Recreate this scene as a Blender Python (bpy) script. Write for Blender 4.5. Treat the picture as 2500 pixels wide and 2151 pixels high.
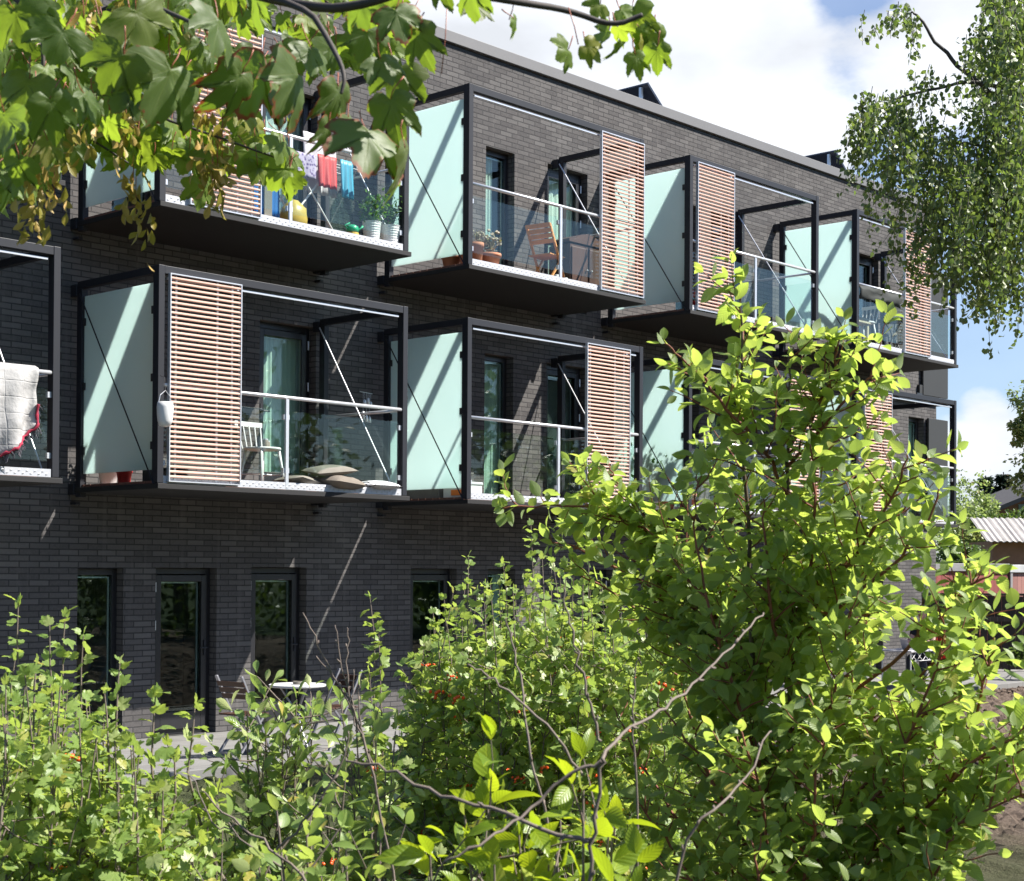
import bpy, bmesh, math, random
import numpy as np
from mathutils import Vector, Matrix
random.seed(7); rng = np.random.default_rng(11)
scene = bpy.context.scene
for _o in list(bpy.data.objects): bpy.data.objects.remove(_o)
COL = scene.collection
R = math.radians

# ------------------------------------------------------------------ camera
CAM = np.array([-9.598, -15.318, 1.944]); YAW, PITCH, ROLL = 0.8256, 0.0126, 0.006
FPX, SHY, PW, PH = 3247.5, 219.96, 2072., 1783.
_fw = np.array([math.sin(YAW)*math.cos(PITCH), math.cos(YAW)*math.cos(PITCH), math.sin(PITCH)])
_rt = np.array([math.cos(YAW), -math.sin(YAW), 0.]); _up = np.cross(_rt, _fw)
RT = _rt*math.cos(ROLL)+_up*math.sin(ROLL); UP = -_rt*math.sin(ROLL)+_up*math.cos(ROLL); FW = _fw
cam_d = bpy.data.cameras.new('camera'); cam = bpy.data.objects.new('camera', cam_d); COL.objects.link(cam)
cam.matrix_world = Matrix(((RT[0], UP[0], -FW[0], CAM[0]), (RT[1], UP[1], -FW[1], CAM[1]), (RT[2], UP[2], -FW[2], CAM[2]), (0, 0, 0, 1)))
cam_d.sensor_width = 36; cam_d.lens = FPX/PW*36; cam_d.shift_y = SHY/PW
cam_d.clip_start = 0.05; cam_d.clip_end = 2000
scene.camera = cam
cam_d.dof.use_dof = True; cam_d.dof.focus_distance = 13.0; cam_d.dof.aperture_fstop = 15
scene.render.resolution_x = 1024; scene.render.resolution_y = 881

# ------------------------------------------------------------------ sky, sun, exposure
SUN = Vector((1.0, -1.19, 1.735)).normalized()
SUN_EL = math.asin(SUN.z); SUN_AZ = math.atan2(SUN.x, SUN.y)
world = bpy.data.worlds.new('World'); scene.world = world; world.use_nodes = True
wt = world.node_tree; wt.nodes.clear()
def wn(t, **k):
    n = wt.nodes.new(t)
    for a, b in k.items(): setattr(n, a, b)
    return n
sky = wn('ShaderNodeTexSky', sky_type='NISHITA', sun_disc=False, sun_elevation=SUN_EL, sun_rotation=SUN_AZ)
sky.air_density = 1.0; sky.dust_density = 0.6; sky.ozone_density = 1.5
geo = wn('ShaderNodeTexCoord')
nz = wn('ShaderNodeTexNoise'); nz.inputs['Scale'].default_value = 5.5; nz.inputs['Detail'].default_value = 7; nz.inputs['Roughness'].default_value = .56
mp = wn('ShaderNodeMapping'); mp.inputs['Scale'].default_value = (1, 1, 2.0); mp.inputs['Location'].default_value = (.3, .1, .2)
wt.links.new(geo.outputs['Generated'], mp.inputs['Vector']); wt.links.new(mp.outputs['Vector'], nz.inputs['Vector'])
def dirv(x, y):
    d = RT*(x-PW/2)/FPX-UP*(y-PH/2-SHY)/FPX+FW
    return d/np.linalg.norm(d)
acc = nz.outputs['Fac']
CLOUD_BASE = -.24
def wmath(op, a, b):
    n = wn('ShaderNodeMath', operation=op)
    for i, v in enumerate((a, b)):
        if isinstance(v, (int, float)): n.inputs[i].default_value = v
        else: wt.links.new(v, n.inputs[i])
    return n.outputs[0]
acc = wmath('ADD', acc, CLOUD_BASE)
for x, y, rad, w in [(1600, 600, 16, .15), (1250, 120, 7.5, .46), (950, -50, 8, .35), (1560, 210, 3.2, .2), (1660, 70, 2.3, -.16), (1790, 40, 2.6, -.20), (1900, 90, 2.2, .16), (2010, 100, 3, .22), (1690, 300, 1.6, -.1),
                     (1960, 690, 2.6, -.14), (1990, 850, 1.9, .2), (2000, 960, 2.2, .13), (2150, 760, 3.0, -.06), (1990, 800, .7, .1)]:
    dp = wn('ShaderNodeVectorMath', operation='DOT_PRODUCT'); dp.inputs[1].default_value = tuple(dirv(x, y))
    nrm = wn('ShaderNodeVectorMath', operation='NORMALIZE'); wt.links.new(geo.outputs['Generated'], nrm.inputs[0]); wt.links.new(nrm.outputs[0], dp.inputs[0])
    mr = wn('ShaderNodeMapRange', interpolation_type='SMOOTHSTEP')
    mr.inputs['From Min'].default_value = math.cos(R(rad*1.6)); mr.inputs['From Max'].default_value = math.cos(R(rad*.25))
    mr.inputs['To Min'].default_value = 0; mr.inputs['To Max'].default_value = w
    wt.links.new(dp.outputs['Value'], mr.inputs['Value'])
    acc = wmath('ADD', acc, mr.outputs[0])
cm = wn('ShaderNodeMapRange', interpolation_type='SMOOTHSTEP'); cm.inputs['From Min'].default_value = .44; cm.inputs['From Max'].default_value = .66
wt.links.new(acc, cm.inputs['Value'])
nz2 = wn('ShaderNodeTexNoise'); nz2.inputs['Scale'].default_value = 9; nz2.inputs['Detail'].default_value = 5
wt.links.new(mp.outputs['Vector'], nz2.inputs['Vector'])
cr = wn('ShaderNodeMapRange'); cr.inputs['From Min'].default_value = .3; cr.inputs['From Max'].default_value = .7
cr.inputs['To Min'].default_value = 7.2; cr.inputs['To Max'].default_value = 10.5
wt.links.new(nz2.outputs['Fac'], cr.inputs['Value'])
ccol = wn('ShaderNodeCombineXYZ')
for i, f in enumerate((.93, .97, 1.04)): wt.links.new(wmath('MULTIPLY', cr.outputs[0], f), ccol.inputs[i])
mx = wn('ShaderNodeMix', data_type='RGBA')
veil = wn('ShaderNodeVectorMath', operation='DOT_PRODUCT'); veil.inputs[1].default_value = tuple(dirv(1300, 500)); nrm = wn('ShaderNodeVectorMath', operation='NORMALIZE')
wt.links.new(geo.outputs['Generated'], nrm.inputs[0]); wt.links.new(nrm.outputs[0], veil.inputs[0])   # thin high haze in the north-east
vr = wn('ShaderNodeMapRange', interpolation_type='SMOOTHSTEP'); vr.inputs['From Min'].default_value = math.cos(R(50)); vr.inputs['From Max'].default_value = math.cos(R(15)); vr.inputs['To Max'].default_value = .2
wt.links.new(veil.outputs['Value'], vr.inputs['Value'])
wt.links.new(wmath('MAXIMUM', cm.outputs[0], vr.outputs[0]), mx.inputs['Factor'])
boost = wn('ShaderNodeVectorMath', operation='MULTIPLY'); boost.inputs[1].default_value = (.95, 1.1, 1.32)
wt.links.new(sky.outputs[0], boost.inputs[0])
wt.links.new(boost.outputs[0], mx.inputs['A']); wt.links.new(ccol.outputs[0], mx.inputs['B'])
bg = wn('ShaderNodeBackground'); bg.inputs['Strength'].default_value = .05
wo = wn('ShaderNodeOutputWorld'); wt.links.new(mx.outputs['Result'], bg.inputs['Color']); wt.links.new(bg.outputs[0], wo.inputs['Surface'])
sd = bpy.data.lights.new('sun', 'SUN'); sd.energy = 5.0; sd.angle = R(.53); sd.color = (1, .95, .87)
so = bpy.data.objects.new('sun', sd); COL.objects.link(so); so.rotation_euler = SUN.to_track_quat('Z', 'Y').to_euler(); so.location = (5, -20, 20)
scene.view_settings.view_transform = 'Standard'; scene.view_settings.look = 'None'; scene.view_settings.gamma = 1
scene.view_settings.exposure = 1.3
scene.render.engine = 'CYCLES'
try:
    scene.cycles.max_bounces = 8; scene.cycles.transparent_max_bounces = 16; scene.cycles.transmission_bounces = 5
except Exception: pass

# ------------------------------------------------------------------ helpers
def ray(x, y): return RT*(x-PW/2)/FPX-UP*(y-PH/2-SHY)/FPX+FW
def at(x, y, d): return CAM+ray(x, y)*d
def onY(x, y, Y): r = ray(x, y); return CAM+r*((Y-CAM[1])/r[1])
def onZ(x, y, Z): r = ray(x, y); return CAM+r*((Z-CAM[2])/r[2])
def onX(x, y, X): r = ray(x, y); return CAM+r*((X-CAM[0])/r[0])

def tag(o, label=None, cat=None, group=None, kind=None):
    if label: o['label'] = label
    if cat: o['category'] = cat
    if group: o['group'] = group
    if kind: o['kind'] = kind
    return o
def empty(name, loc, rz=0, label=None, cat=None, group=None):
    o = bpy.data.objects.new(name, None); COL.objects.link(o); o.location = tuple(loc); o.rotation_euler = (0, 0, rz)
    o.empty_display_size = .1
    return tag(o, label, cat, group)

class MB:
    def __init__(s): s.v = []; s.f = []
    def add(s, vs, fs):
        b = len(s.v); s.v += [tuple(float(c) for c in q) for q in vs]; s.f += [tuple(b+i for i in f) for f in fs]; return s
    def box(s, x0, x1, y0, y1, z0, z1):
        if x0 > x1: x0, x1 = x1, x0
        if y0 > y1: y0, y1 = y1, y0
        if z0 > z1: z0, z1 = z1, z0
        return s.add([(x0, y0, z0), (x1, y0, z0), (x1, y1, z0), (x0, y1, z0), (x0, y0, z1), (x1, y0, z1), (x1, y1, z1), (x0, y1, z1)],
                     [(3, 2, 1, 0), (4, 5, 6, 7), (0, 1, 5, 4), (1, 2, 6, 5), (2, 3, 7, 6), (3, 0, 4, 7)])
    def bar(s, a, b, w, h, upv=(0, 0, 1)):
        a, b = np.array(a, float), np.array(b, float); d = b-a; d /= np.linalg.norm(d)
        u = np.array(upv, float)
        if abs(d@u) > .98: u = np.array([0, 1., 0])
        x = np.cross(d, u); x /= np.linalg.norm(x); z = np.cross(x, d)
        vs = [p+x*sx*w/2+z*sz*h/2 for p in (a, b) for sx, sz in ((-1, -1), (1, -1), (1, 1), (-1, 1))]
        return s.add(vs, [(0, 1, 2, 3), (7, 6, 5, 4), (0, 4, 5, 1), (1, 5, 6, 2), (2, 6, 7, 3), (3, 7, 4, 0)])
    def tube(s, pts, r, n=6, cap=True):
        pts = [np.array(p, float) for p in pts]; m = len(pts)
        if not hasattr(r, '__len__'): r = [r]*m
        if len(r) != m: r = list(np.interp(np.linspace(0, 1, m), np.linspace(0, 1, len(r)), r))
        vs = []; u = None
        for i, p in enumerate(pts):
            d = pts[min(i+1, m-1)]-pts[max(i-1, 0)]; l = np.linalg.norm(d); d = d/l if l > 1e-9 else np.array([0, 0, 1.])
            if u is None: u = np.cross(d, [0, 0, 1.] if abs(d[2]) < .9 else [1., 0, 0])
            u = u-d*(u@d); u /= max(np.linalg.norm(u), 1e-9); w = np.cross(d, u)
            vs += [p+(u*math.cos(2*math.pi*k/n)+w*math.sin(2*math.pi*k/n))*r[i] for k in range(n)]
        fs = [(i*n+k, i*n+(k+1) % n, (i+1)*n+(k+1) % n, (i+1)*n+k) for i in range(m-1) for k in range(n)]
        if cap: fs += [tuple(range(n-1, -1, -1)), tuple((m-1)*n+k for k in range(n))]
        return s.add(vs, fs)
    def lathe(s, prof, n=20, c=(0, 0, 0)):
        vs = [(c[0]+r*math.cos(2*math.pi*k/n), c[1]+r*math.sin(2*math.pi*k/n), c[2]+z) for r, z in prof for k in range(n)]
        m = len(prof)
        fs = [(i*n+k, i*n+(k+1) % n, (i+1)*n+(k+1) % n, (i+1)*n+k) for i in range(m-1) for k in range(n)]
        fs += [tuple(range(n-1, -1, -1)), tuple((m-1)*n+k for k in range(n))]
        return s.add(vs, fs)
    def grid(s, P, closed=False):
        P = np.array(P, float); a, b = P.shape[:2]
        return s.add(P.reshape(-1, 3), [(i*b+j, i*b+j+1, (i+1)*b+j+1, (i+1)*b+j) for i in range(a-1) for j in range(b-1)])
    def blob(s, c, rx, ry, rz, n=10, m=7, noise=0, sd=0):
        r2 = np.random.default_rng(sd+5); vs = []; fs = []
        for i in range(m+1):
            t = math.pi*i/m
            for k in range(n):
                a = 2*math.pi*k/n; q = 1+noise*(r2.random()-.5)
                vs.append((c[0]+rx*q*math.sin(t)*math.cos(a), c[1]+ry*q*math.sin(t)*math.sin(a), c[2]+rz*q*math.cos(t)))
        fs = [(i*n+k, (i+1)*n+k, (i+1)*n+(k+1) % n, i*n+(k+1) % n) for i in range(m) for k in range(n)]
        return s.add(vs, fs)
    def build(s, name, mat, parent=None, smooth=False, bevel=0, solid=0, subsurf=0, label=None):
        me = bpy.data.meshes.new(name); me.from_pydata(s.v, [], s.f); me.update()
        if mat: me.materials.append(mat)
        if smooth: me.polygons.foreach_set('use_smooth', [True]*len(me.polygons))
        o = bpy.data.objects.new(name, me); COL.objects.link(o)
        if parent: o.parent = parent
        if solid: m = o.modifiers.new('solid', 'SOLIDIFY'); m.thickness = solid
        if subsurf: m = o.modifiers.new('sub', 'SUBSURF'); m.levels = subsurf; m.render_levels = subsurf
        if bevel: m = o.modifiers.new('bevel', 'BEVEL'); m.width = bevel; m.segments = 2; m.limit_method = 'ANGLE'
        if label: o['label'] = label
        return o

# ------------------------------------------------------------------ materials
class NT:
    def __init__(s, name):
        s.m = bpy.data.materials.new(name); s.m.use_nodes = True; s.t = s.m.node_tree; s.t.nodes.clear()
        s.out = s.t.nodes.new('ShaderNodeOutputMaterial')
    def n(s, t, ins=None, **k):
        n = s.t.nodes.new(t)
        for a, b in k.items(): setattr(n, a, b)
        for a, b in (ins or {}).items():
            if isinstance(b, bpy.types.NodeSocket): s.t.links.new(b, n.inputs[a])
            else: n.inputs[a].default_value = b
        return n
    def math(s, op, a, b=0., c=None):
        d = {0: a, 1: b}
        if c is not None: d[2] = c
        return s.n('ShaderNodeMath', d, operation=op).outputs[0]
    def mixc(s, f, a, b, blend='MIX'):
        return s.n('ShaderNodeMix', {'Factor': f, 'A': a, 'B': b}, data_type='RGBA', blend_type=blend).outputs['Result']
    def noise(s, scale, detail=4, vec=None, rough=.55, out='Fac'):
        d = {'Scale': scale, 'Detail': detail, 'Roughness': rough}
        if vec is not None: d['Vector'] = vec
        return s.n('ShaderNodeTexNoise', d).outputs[out]
    def obj(s): return s.n('ShaderNodeTexCoord').outputs['Object']
    def mr(s, v, a, b, c, d): return s.n('ShaderNodeMapRange', {'Value': v, 'From Min': a, 'From Max': b, 'To Min': c, 'To Max': d}).outputs[0]
    def bump(s, h, st=.3, dist=.01): return s.n('ShaderNodeBump', {'Height': h, 'Strength': st, 'Distance': dist}).outputs[0]
    def ior(s, q):      # same reflectance on both faces of a thin pane
        return s.mr(s.n('ShaderNodeNewGeometry').outputs['Backfacing'], 0, 1, q, 1/q)
    def end(s, sh): s.t.links.new(sh, s.out.inputs['Surface']); return s.m
def C(r, g, b): return (r, g, b, 1)
def simple(name, c, rough=.6, metal=0, var=.25, vs=6, bump=.15, spec=.5):
    t = NT(name); v = t.obj(); nz = t.noise(vs, 5, v)
    a = C(*[x*(1-var) for x in c]); b = C(*[min(1, x*(1+var)) for x in c])
    col = t.mixc(nz, a, b)
    p = t.n('ShaderNodeBsdfPrincipled', {'Base Color': col, 'Roughness': rough, 'Metallic': metal, 'Specular IOR Level': spec,
            'Normal': t.bump(t.noise(vs*12, 3, v), bump, .003)})
    return t.end(p.outputs[0])

def brick_mat():
    t = NT('brick'); v = t.obj(); sp = t.n('ShaderNodeSeparateXYZ', {0: v})
    u = t.math('ADD', sp.outputs[0], sp.outputs[1])
    # slightly wavy joints
    wv = t.math('MULTIPLY', t.math('SUBTRACT', t.noise(7, 2, v), .5), .006)
    cv = t.n('ShaderNodeCombineXYZ', {0: u, 1: t.math('ADD', sp.outputs[2], wv), 2: 0.}).outputs[0]
    b = t.n('ShaderNodeTexBrick', {'Vector': cv, 'Color1': C(.056, .0545, .055), 'Color2': C(.104, .099, .096), 'Mortar': C(.054, .052, .051), 'Scale': 1.,
            'Mortar Size': .0075, 'Mortar Smooth': .25, 'Bias': -.1, 'Brick Width': .24, 'Row Height': .0667}, offset=.5)
    # per-brick second random
    b2 = t.n('ShaderNodeTexBrick', {'Vector': cv, 'Color1': C(0, 0, 0), 'Color2': C(1, 1, 1), 'Mortar': C(.4, .4, .4), 'Scale': 1., 'Mortar Size': .0075,
             'Bias': -.35, 'Brick Width': .24, 'Row Height': .0667}, offset=.5)
    n1 = t.noise(1.3, 4, v); n2 = t.noise(45, 4, v)
    col = t.mixc(t.math('MULTIPLY', n2, .55), b.outputs['Color'], C(.17, .157, .153))
    col = t.mixc(t.mr(n1, .3, .7, 0, .35), col, C(.052, .05, .053))
    col = t.mixc(t.math('MULTIPLY', b2.outputs['Fac'], .0), col, C(0, 0, 0)); col = t.mixc(t.mr(b2.outputs['Color'], 0, 1, 0, .38), col, C(.16, .155, .152)); col = t.mixc(b.outputs['Fac'], col, C(.050, .049, .050))
    h = t.math('SUBTRACT', t.math('MULTIPLY', n2, .35), b.outputs['Fac'])
    # faint run-off streaks below the roof edge and the slabs
    st = t.noise(2.2, 4, t.n('ShaderNodeMapping', {'Vector': v, 'Scale': (3.5, 3.5, .22)}).outputs[0])
    col = t.mixc(t.mr(st, .56, .74, 0, .35), col, C(.16, .15, .145))
    # every brick leans a little: ramp inside the row
    rowf = t.math('FRACT', t.math('DIVIDE', sp.outputs[2], .0667))
    h = t.math('ADD', h, t.math('MULTIPLY', rowf, .25))
    p = t.n('ShaderNodeBsdfPrincipled', {'Base Color': col, 'Roughness': .95, 'Specular IOR Level': .12, 'Normal': t.bump(h, .7, .009)})
    return t.end(p.outputs[0])

def frosted_mat():
    t = NT('frosted_glass')
    v = t.obj(); nz = t.noise(1.2, 2, v)
    col = t.mixc(nz, C(.76, .92, .90), C(.83, .97, .955))
    tr = t.n('ShaderNodeBsdfTranslucent', {'Color': col}); df = t.n('ShaderNodeBsdfDiffuse', {'Color': C(.38, .45, .44)})
    m = t.n('ShaderNodeMixShader', {0: .22, 1: tr.outputs[0], 2: df.outputs[0]})
    gl = t.n('ShaderNodeBsdfGlossy', {'Color': C(1, 1, 1), 'Roughness': .08}); fr = t.n('ShaderNodeFresnel', {'IOR': t.ior(1.35)})
    rf = t.n('ShaderNodeBsdfRefraction', {'Color': C(.8, .95, .9), 'Roughness': .38, 'IOR': 1.01})
    m1 = t.n('ShaderNodeMixShader', {0: .10, 1: m.outputs[0], 2: rf.outputs[0]})
    m2 = t.n('ShaderNodeMixShader', {0: fr.outputs[0], 1: m1.outputs[0], 2: gl.outputs[0]})
    return t.end(m2.outputs[0])

def clear_mat(name, tint, ior, rough=.01):
    t = NT(name)
    tp = t.n('ShaderNodeBsdfTransparent', {'Color': C(*tint)}); gl = t.n('ShaderNodeBsdfGlossy', {'Color': C(.93, 1, .97), 'Roughness': rough})
    v = t.obj(); bp = t.bump(t.noise(.9, 1, v), .06, .03)
    if name == 'window_glass': t.t.links.new(bp, gl.inputs['Normal'])
    fr = t.n('ShaderNodeFresnel', {'IOR': t.ior(ior)})
    return t.end(t.n('ShaderNodeMixShader', {0: fr.outputs[0], 1: tp.outputs[0], 2: gl.outputs[0]}).outputs[0])

def slat_mat():
    t = NT('larch_slats'); v = t.obj()
    mp = t.n('ShaderNodeMapping', {'Vector': v, 'Scale': (1.5, 20, 60)}).outputs[0]
    n = t.noise(3, 6, mp); sp = t.n('ShaderNodeSeparateXYZ', {0: v})
    row = t.n('ShaderNodeTexWhiteNoise', {'W': t.math('FLOOR', t.math('DIVIDE', sp.outputs[2], .0505))}, noise_dimensions='1D').outputs['Value']
    col = t.mixc(n, C(.42, .22, .165), C(.78, .57, .48)); col = t.mixc(t.math('MULTIPLY', row, .3), col, C(.72, .56, .47))
    return t.end(t.n('ShaderNodeBsdfPrincipled', {'Base Color': col, 'Roughness': .7, 'Normal': t.bump(n, .2, .004)}).outputs[0])

def leaf_mat(name, c1, c2, trans, tcol, vein='pin', edge=None, rough=.42, back=None, tmix=.5):
    """two-sided leaf: uv = leaf coordinates (u across, v along), rnd = one number per leaf"""
    t = NT(name); uv = t.n('ShaderNodeUVMap').outputs[0]; sp = t.n('ShaderNodeSeparateXYZ', {0: uv}); u, v = sp.outputs[0], sp.outputs[1]
    rn = t.n('ShaderNodeAttribute', attribute_name='rnd').outputs['Fac']
    au = t.math('ABSOLUTE', u)
    col = t.mixc(rn, C(*c1), C(*c2))
    old = t.mr(t.math('FRACT', t.math('MULTIPLY', rn, 37.3)), .90, 1.0, 0, .75); col = t.mixc(old, col, C(c2[0]*1.9+.05, c2[1]*1.15, c2[2]*.8))   # a few yellowing leaves
    spot = t.mr(t.noise(13, 5, t.n('ShaderNodeVectorMath', {0: uv, 1: t.n('ShaderNodeCombineXYZ', {0: t.math('MULTIPLY', rn, 31.), 1: rn, 2: 0.}).outputs[0]}, operation='ADD').outputs[0], .6), .66, .74, 0, .6)
    col = t.mixc(spot, col, C(.16, .10, .035))
    if vein == 'pin':
        w = t.math('SINE', t.math('MULTIPLY', t.math('SUBTRACT', v, t.math('MULTIPLY', t.math('POWER', au, .8), 1.1)), 44.))
        h = t.math('ADD', t.math('MULTIPLY', w, .5), t.mr(au, 0, .03, -1.2, 0))
        vm = t.mr(au, 0.004, .02, .5, 0)
    else:
        vm = None; hh = None
        for a in (90, 45, 2):
            cr_ = t.math('ABSOLUTE', t.math('SUBTRACT', t.math('MULTIPLY', au, math.sin(R(a))), t.math('MULTIPLY', v, math.cos(R(a)))))
            m_ = t.mr(cr_, .004, .018, .28, 0); vm = m_ if vm is None else t.math('MAXIMUM', vm, m_)
        h = t.math('ADD', t.math('MULTIPLY', vm, -1.5), t.math('MULTIPLY', t.noise(9, 4, uv), .8))
    col = t.mixc(vm, col, C(min(1, c2[0]*1.9), min(1, c2[1]*1.6), min(1, c2[2]*1.6)))
    if edge is not None:   # scorched margin with its own ragged outline
        ee = t.n('ShaderNodeAttribute', attribute_name='edge').outputs['Fac']
        e = t.math('ADD', ee, t.math('MULTIPLY', t.math('SUBTRACT', t.noise(7, 3, uv), .5), .55))
        e = t.math('ADD', e, t.math('MULTIPLY', t.math('SUBTRACT', rn, .70), .34))
        em = t.mr(e, .93, 1.02, 0, 1); col = t.mixc(em, col, C(*edge))
    n3 = t.noise(4, 3, t.obj()); col = t.mixc(t.mr(n3, .3, .7, 0, .3), col, C(c1[0]*.7, c1[1]*.75, c1[2]*.7))
    bk = t.n('ShaderNodeNewGeometry').outputs['Backfacing']
    bc = back or (min(1, c2[0]*1.5+.03), min(1, c2[1]*1.25+.03), min(1, c2[2]*1.6+.04))
    col2 = t.mixc(t.math('MULTIPLY', bk, .75), col, C(*bc))
    bp = t.bump(h, .22, .002)
    p = t.n('ShaderNodeBsdfPrincipled', {'Base Color': col2, 'Roughness': rough, 'Specular IOR Level': .45, 'Normal': bp})
    tc = t.mixc(rn, C(*tcol), C(tcol[0]*.7, tcol[1]*.8, tcol[2]*.8))
    if edge is not None: tc = t.mixc(em, tc, C(edge[0]*1.6, edge[1]*1.1, edge[2]))
    tr = t.n('ShaderNodeBsdfTranslucent', {'Color': tc, 'Normal': bp})
    return t.end(t.n('ShaderNodeMixShader', {0: tmix, 1: p.outputs[0], 2: tr.outputs[0]}).outputs[0])

def bark(name, c, sc=30, var=.35):
    t = NT(name); v = t.obj(); mp = t.n('ShaderNodeMapping', {'Vector': v, 'Scale': (1, 1, .35)}).outputs[0]; n = t.noise(sc, 5, mp)
    col = t.mixc(n, C(*[x*(1-var) for x in c]), C(*[x*(1+var) for x in c]))
    return t.end(t.n('ShaderNodeBsdfPrincipled', {'Base Color': col, 'Roughness': .75, 'Normal': t.bump(n, .4, .004)}).outputs[0])

M = {}
M['brick'] = brick_mat()
M['steel'] = simple('dark_steel', (.017, .018, .023), .5, .0, .15, 4, .05, .35)
M['slab'] = simple('dark_soffit', (.011, .0105, .011), .75, 0, .2, 3)
M['fascia'] = simple('zinc_fascia', (.13, .128, .132), .6, .1, .1, 2)
M['galv'] = simple('galvanised_steel', (.62, .63, .66), .35, .55, .1, 8)
M['galv2'] = simple('tread_plate', (.44, .45, .48), .5, .2, .12, 20)
M['frame'] = simple('black_window_frame', (.018, .018, .021), .35, 0, .1, 5, .03)
M['shutter'] = simple('shutter_panel', (.022, .022, .022), .6, 0, .1, 3)
M['room'] = simple('room_plaster', (.28, .28, .26), .9)
M['curtain'] = simple('curtain_cloth', (.62, .70, .64), .85, 0, .06, 3)
M['blind'] = simple('white_blind', (.82, .82, .8), .8, 0, .04, 3)
M['deck'] = simple('brown_deck_boards', (.16, .07, .05), .7, 0, .3, 5)
M['frost'] = frosted_mat()
M['glass'] = clear_mat('balustrade_glass', (.94, .98, .965), 1.34)
M['pane'] = clear_mat('window_glass', (.78, .86, .83), 1.5)
M['slat'] = slat_mat()
M['white'] = simple('white_paint', (.60, .60, .60), .45, 0, .04, 5, .05)
M['terra'] = simple('terracotta', (.42, .16, .085), .8, 0, .2, 9)
M['black'] = simple('black_plastic', (.02, .02, .022), .5, 0, .2, 5)
# ------------------------------------------------------------------ the apartment building
WY = .12            # face of the brick wall
XL = [-4.65, 0., 4.534, 9.106, 13.74]; XR = [-1.135, 3.52, 8.032, 12.565, 17.23]
ZM, ZT, HB, DP = 2.75, 5.65, 2.302, 1.517
XW0, XW1, ZTOP = -9.0, 19.56, 9.08
bld = empty('apartment_building', (5, WY, 0), 0, 'three storey dark grey brick apartment building with glazed steel balconies', 'building')
def BP(mb, name, mat, parent=bld, **k):      # coordinates are world: undo the empty's offset
    o = mb.build(name, mat, parent, **k)
    if parent is bld: o.location = (-5, -WY, 0)
    return o
# openings: x0, x1, z0, z1, kind
OP = []
def op(x0, x1, z0, z1, k, cur=None): OP.append((x0, x1, z0, z1, k, cur))
FZ = (0.0, 2.86, 5.76)
op(.11, .70, .05, 1.93, 'window'); op(1.13, 1.99, .0, 1.94, 'door'); op(2.50, 3.36, .0, 1.955, 'door')
op(5.15, 6.02, .0, 1.95, 'door'); op(6.64, 7.20, .05, 1.95, 'window', 'curtain'); op(8.6, 9.4, 0, 1.95, 'door'); op(10.3, 10.9, .05, 1.95, 'window')
op(12.2, 13.1, 0, 1.95, 'door'); op(14.9, 15.5, .05, 1.95, 'window'); op(16.6, 17.5, 0, 1.95, 'door'); op(-2.2, -1.4, 0, 1.94, 'door'); op(-4.6, -3.8, 0, 1.94, 'door')
for z, l in ((FZ[1], 'M'), (FZ[2], 'T')):
    t_ = z+2.10
    op(-2.0, -1.12-.35, z, t_, 'door')
    op(2.60, 3.49, z, t_, 'door', 'blind' if l == 'T' else 'curtain')
    if l == 'T': op(.5, 1.1, z+.1, t_, 'window')
    op(6.55, 7.14, z+.06, t_, 'window', 'curtain' if l == 'M' else 'sheer')
    op(7.85, 8.75, z, t_, 'door', 'blind' if l == 'T' else None)
    op(10.95, 11.6, z+.06, t_, 'window', 'curtain' if l == 'M' else None); op(11.9, 12.76, z, t_, 'door')
    op(16.4, 17.29, z, t_, 'door'); 
op(18.45, 19.06, FZ[1]+.06, FZ[1]+2.1, 'window', 'curtain')
def wall_holes(mb, x0, x1, z0, z1, yf, yb, holes):
    xs = sorted({x0, x1, *[h[0] for h in holes], *[h[1] for h in holes]}); zs = sorted({z0, z1, *[h[2] for h in holes], *[h[3] for h in holes]})
    ins = lambda x, z: any(h[0] < x < h[1] and h[2] < z < h[3] for h in holes)
    for i in range(len(xs)-1):
        for j in range(len(zs)-1):
            xa, xb, za, zb = xs[i], xs[i+1], zs[j], zs[j+1]; xm, zm = (xa+xb)/2, (za+zb)/2
            if ins(xm, zm): continue
            mb.add([(xa, yf, za), (xb, yf, za), (xb, yf, zb), (xa, yf, zb)], [(0, 1, 2, 3)])
            mb.add([(xa, yb, za), (xb, yb, za), (xb, yb, zb), (xa, yb, zb)], [(3, 2, 1, 0)])
    for a, b, c, d in [h[:4] for h in holes]:
        mb.add([(a, yf, c), (a, yb, c), (a, yb, d), (a, yf, d)], [(0, 1, 2, 3)])
        mb.add([(b, yf, c), (b, yb, c), (b, yb, d), (b, yf, d)], [(3, 2, 1, 0)])
        mb.add([(a, yf, d), (b, yf, d), (b, yb, d), (a, yb, d)], [(3, 2, 1, 0)])
        mb.add([(a, yf, c), (b, yf, c), (b, yb, c), (a, yb, c)], [(0, 1, 2, 3)])
    mb.add([(x0, yf, z0), (x0, yb, z0), (x0, yb, z1), (x0, yf, z1)], [(3, 2, 1, 0)]); mb.add([(x1, yf, z0), (x1, yb, z0), (x1, yb, z1), (x1, yf, z1)], [(0, 1, 2, 3)])
    mb.add([(x0, yf, z1), (x1, yf, z1), (x1, yb, z1), (x0, yb, z1)], [(0, 1, 2, 3)])
w = MB(); wall_holes(w, XW0, XW1, -.3, ZTOP, WY, WY+.33, OP)
w.box(XW1-.33, XW1-.002, WY+.34, WY+8.6, -.3, ZTOP-.004); w.box(XW0, XW0+.33, WY+.34, WY+8.6, -.3, ZTOP-.004); w.box(XW0, XW1, WY+8.61, WY+8.9, -.3, ZTOP)
BP(w, 'wall', M['brick'])
iw = MB()
for z in (2.62, 5.52, 8.5): iw.box(XW0+.34, XW1-.34, WY+.34, WY+8.6, z, z+.22)
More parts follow.
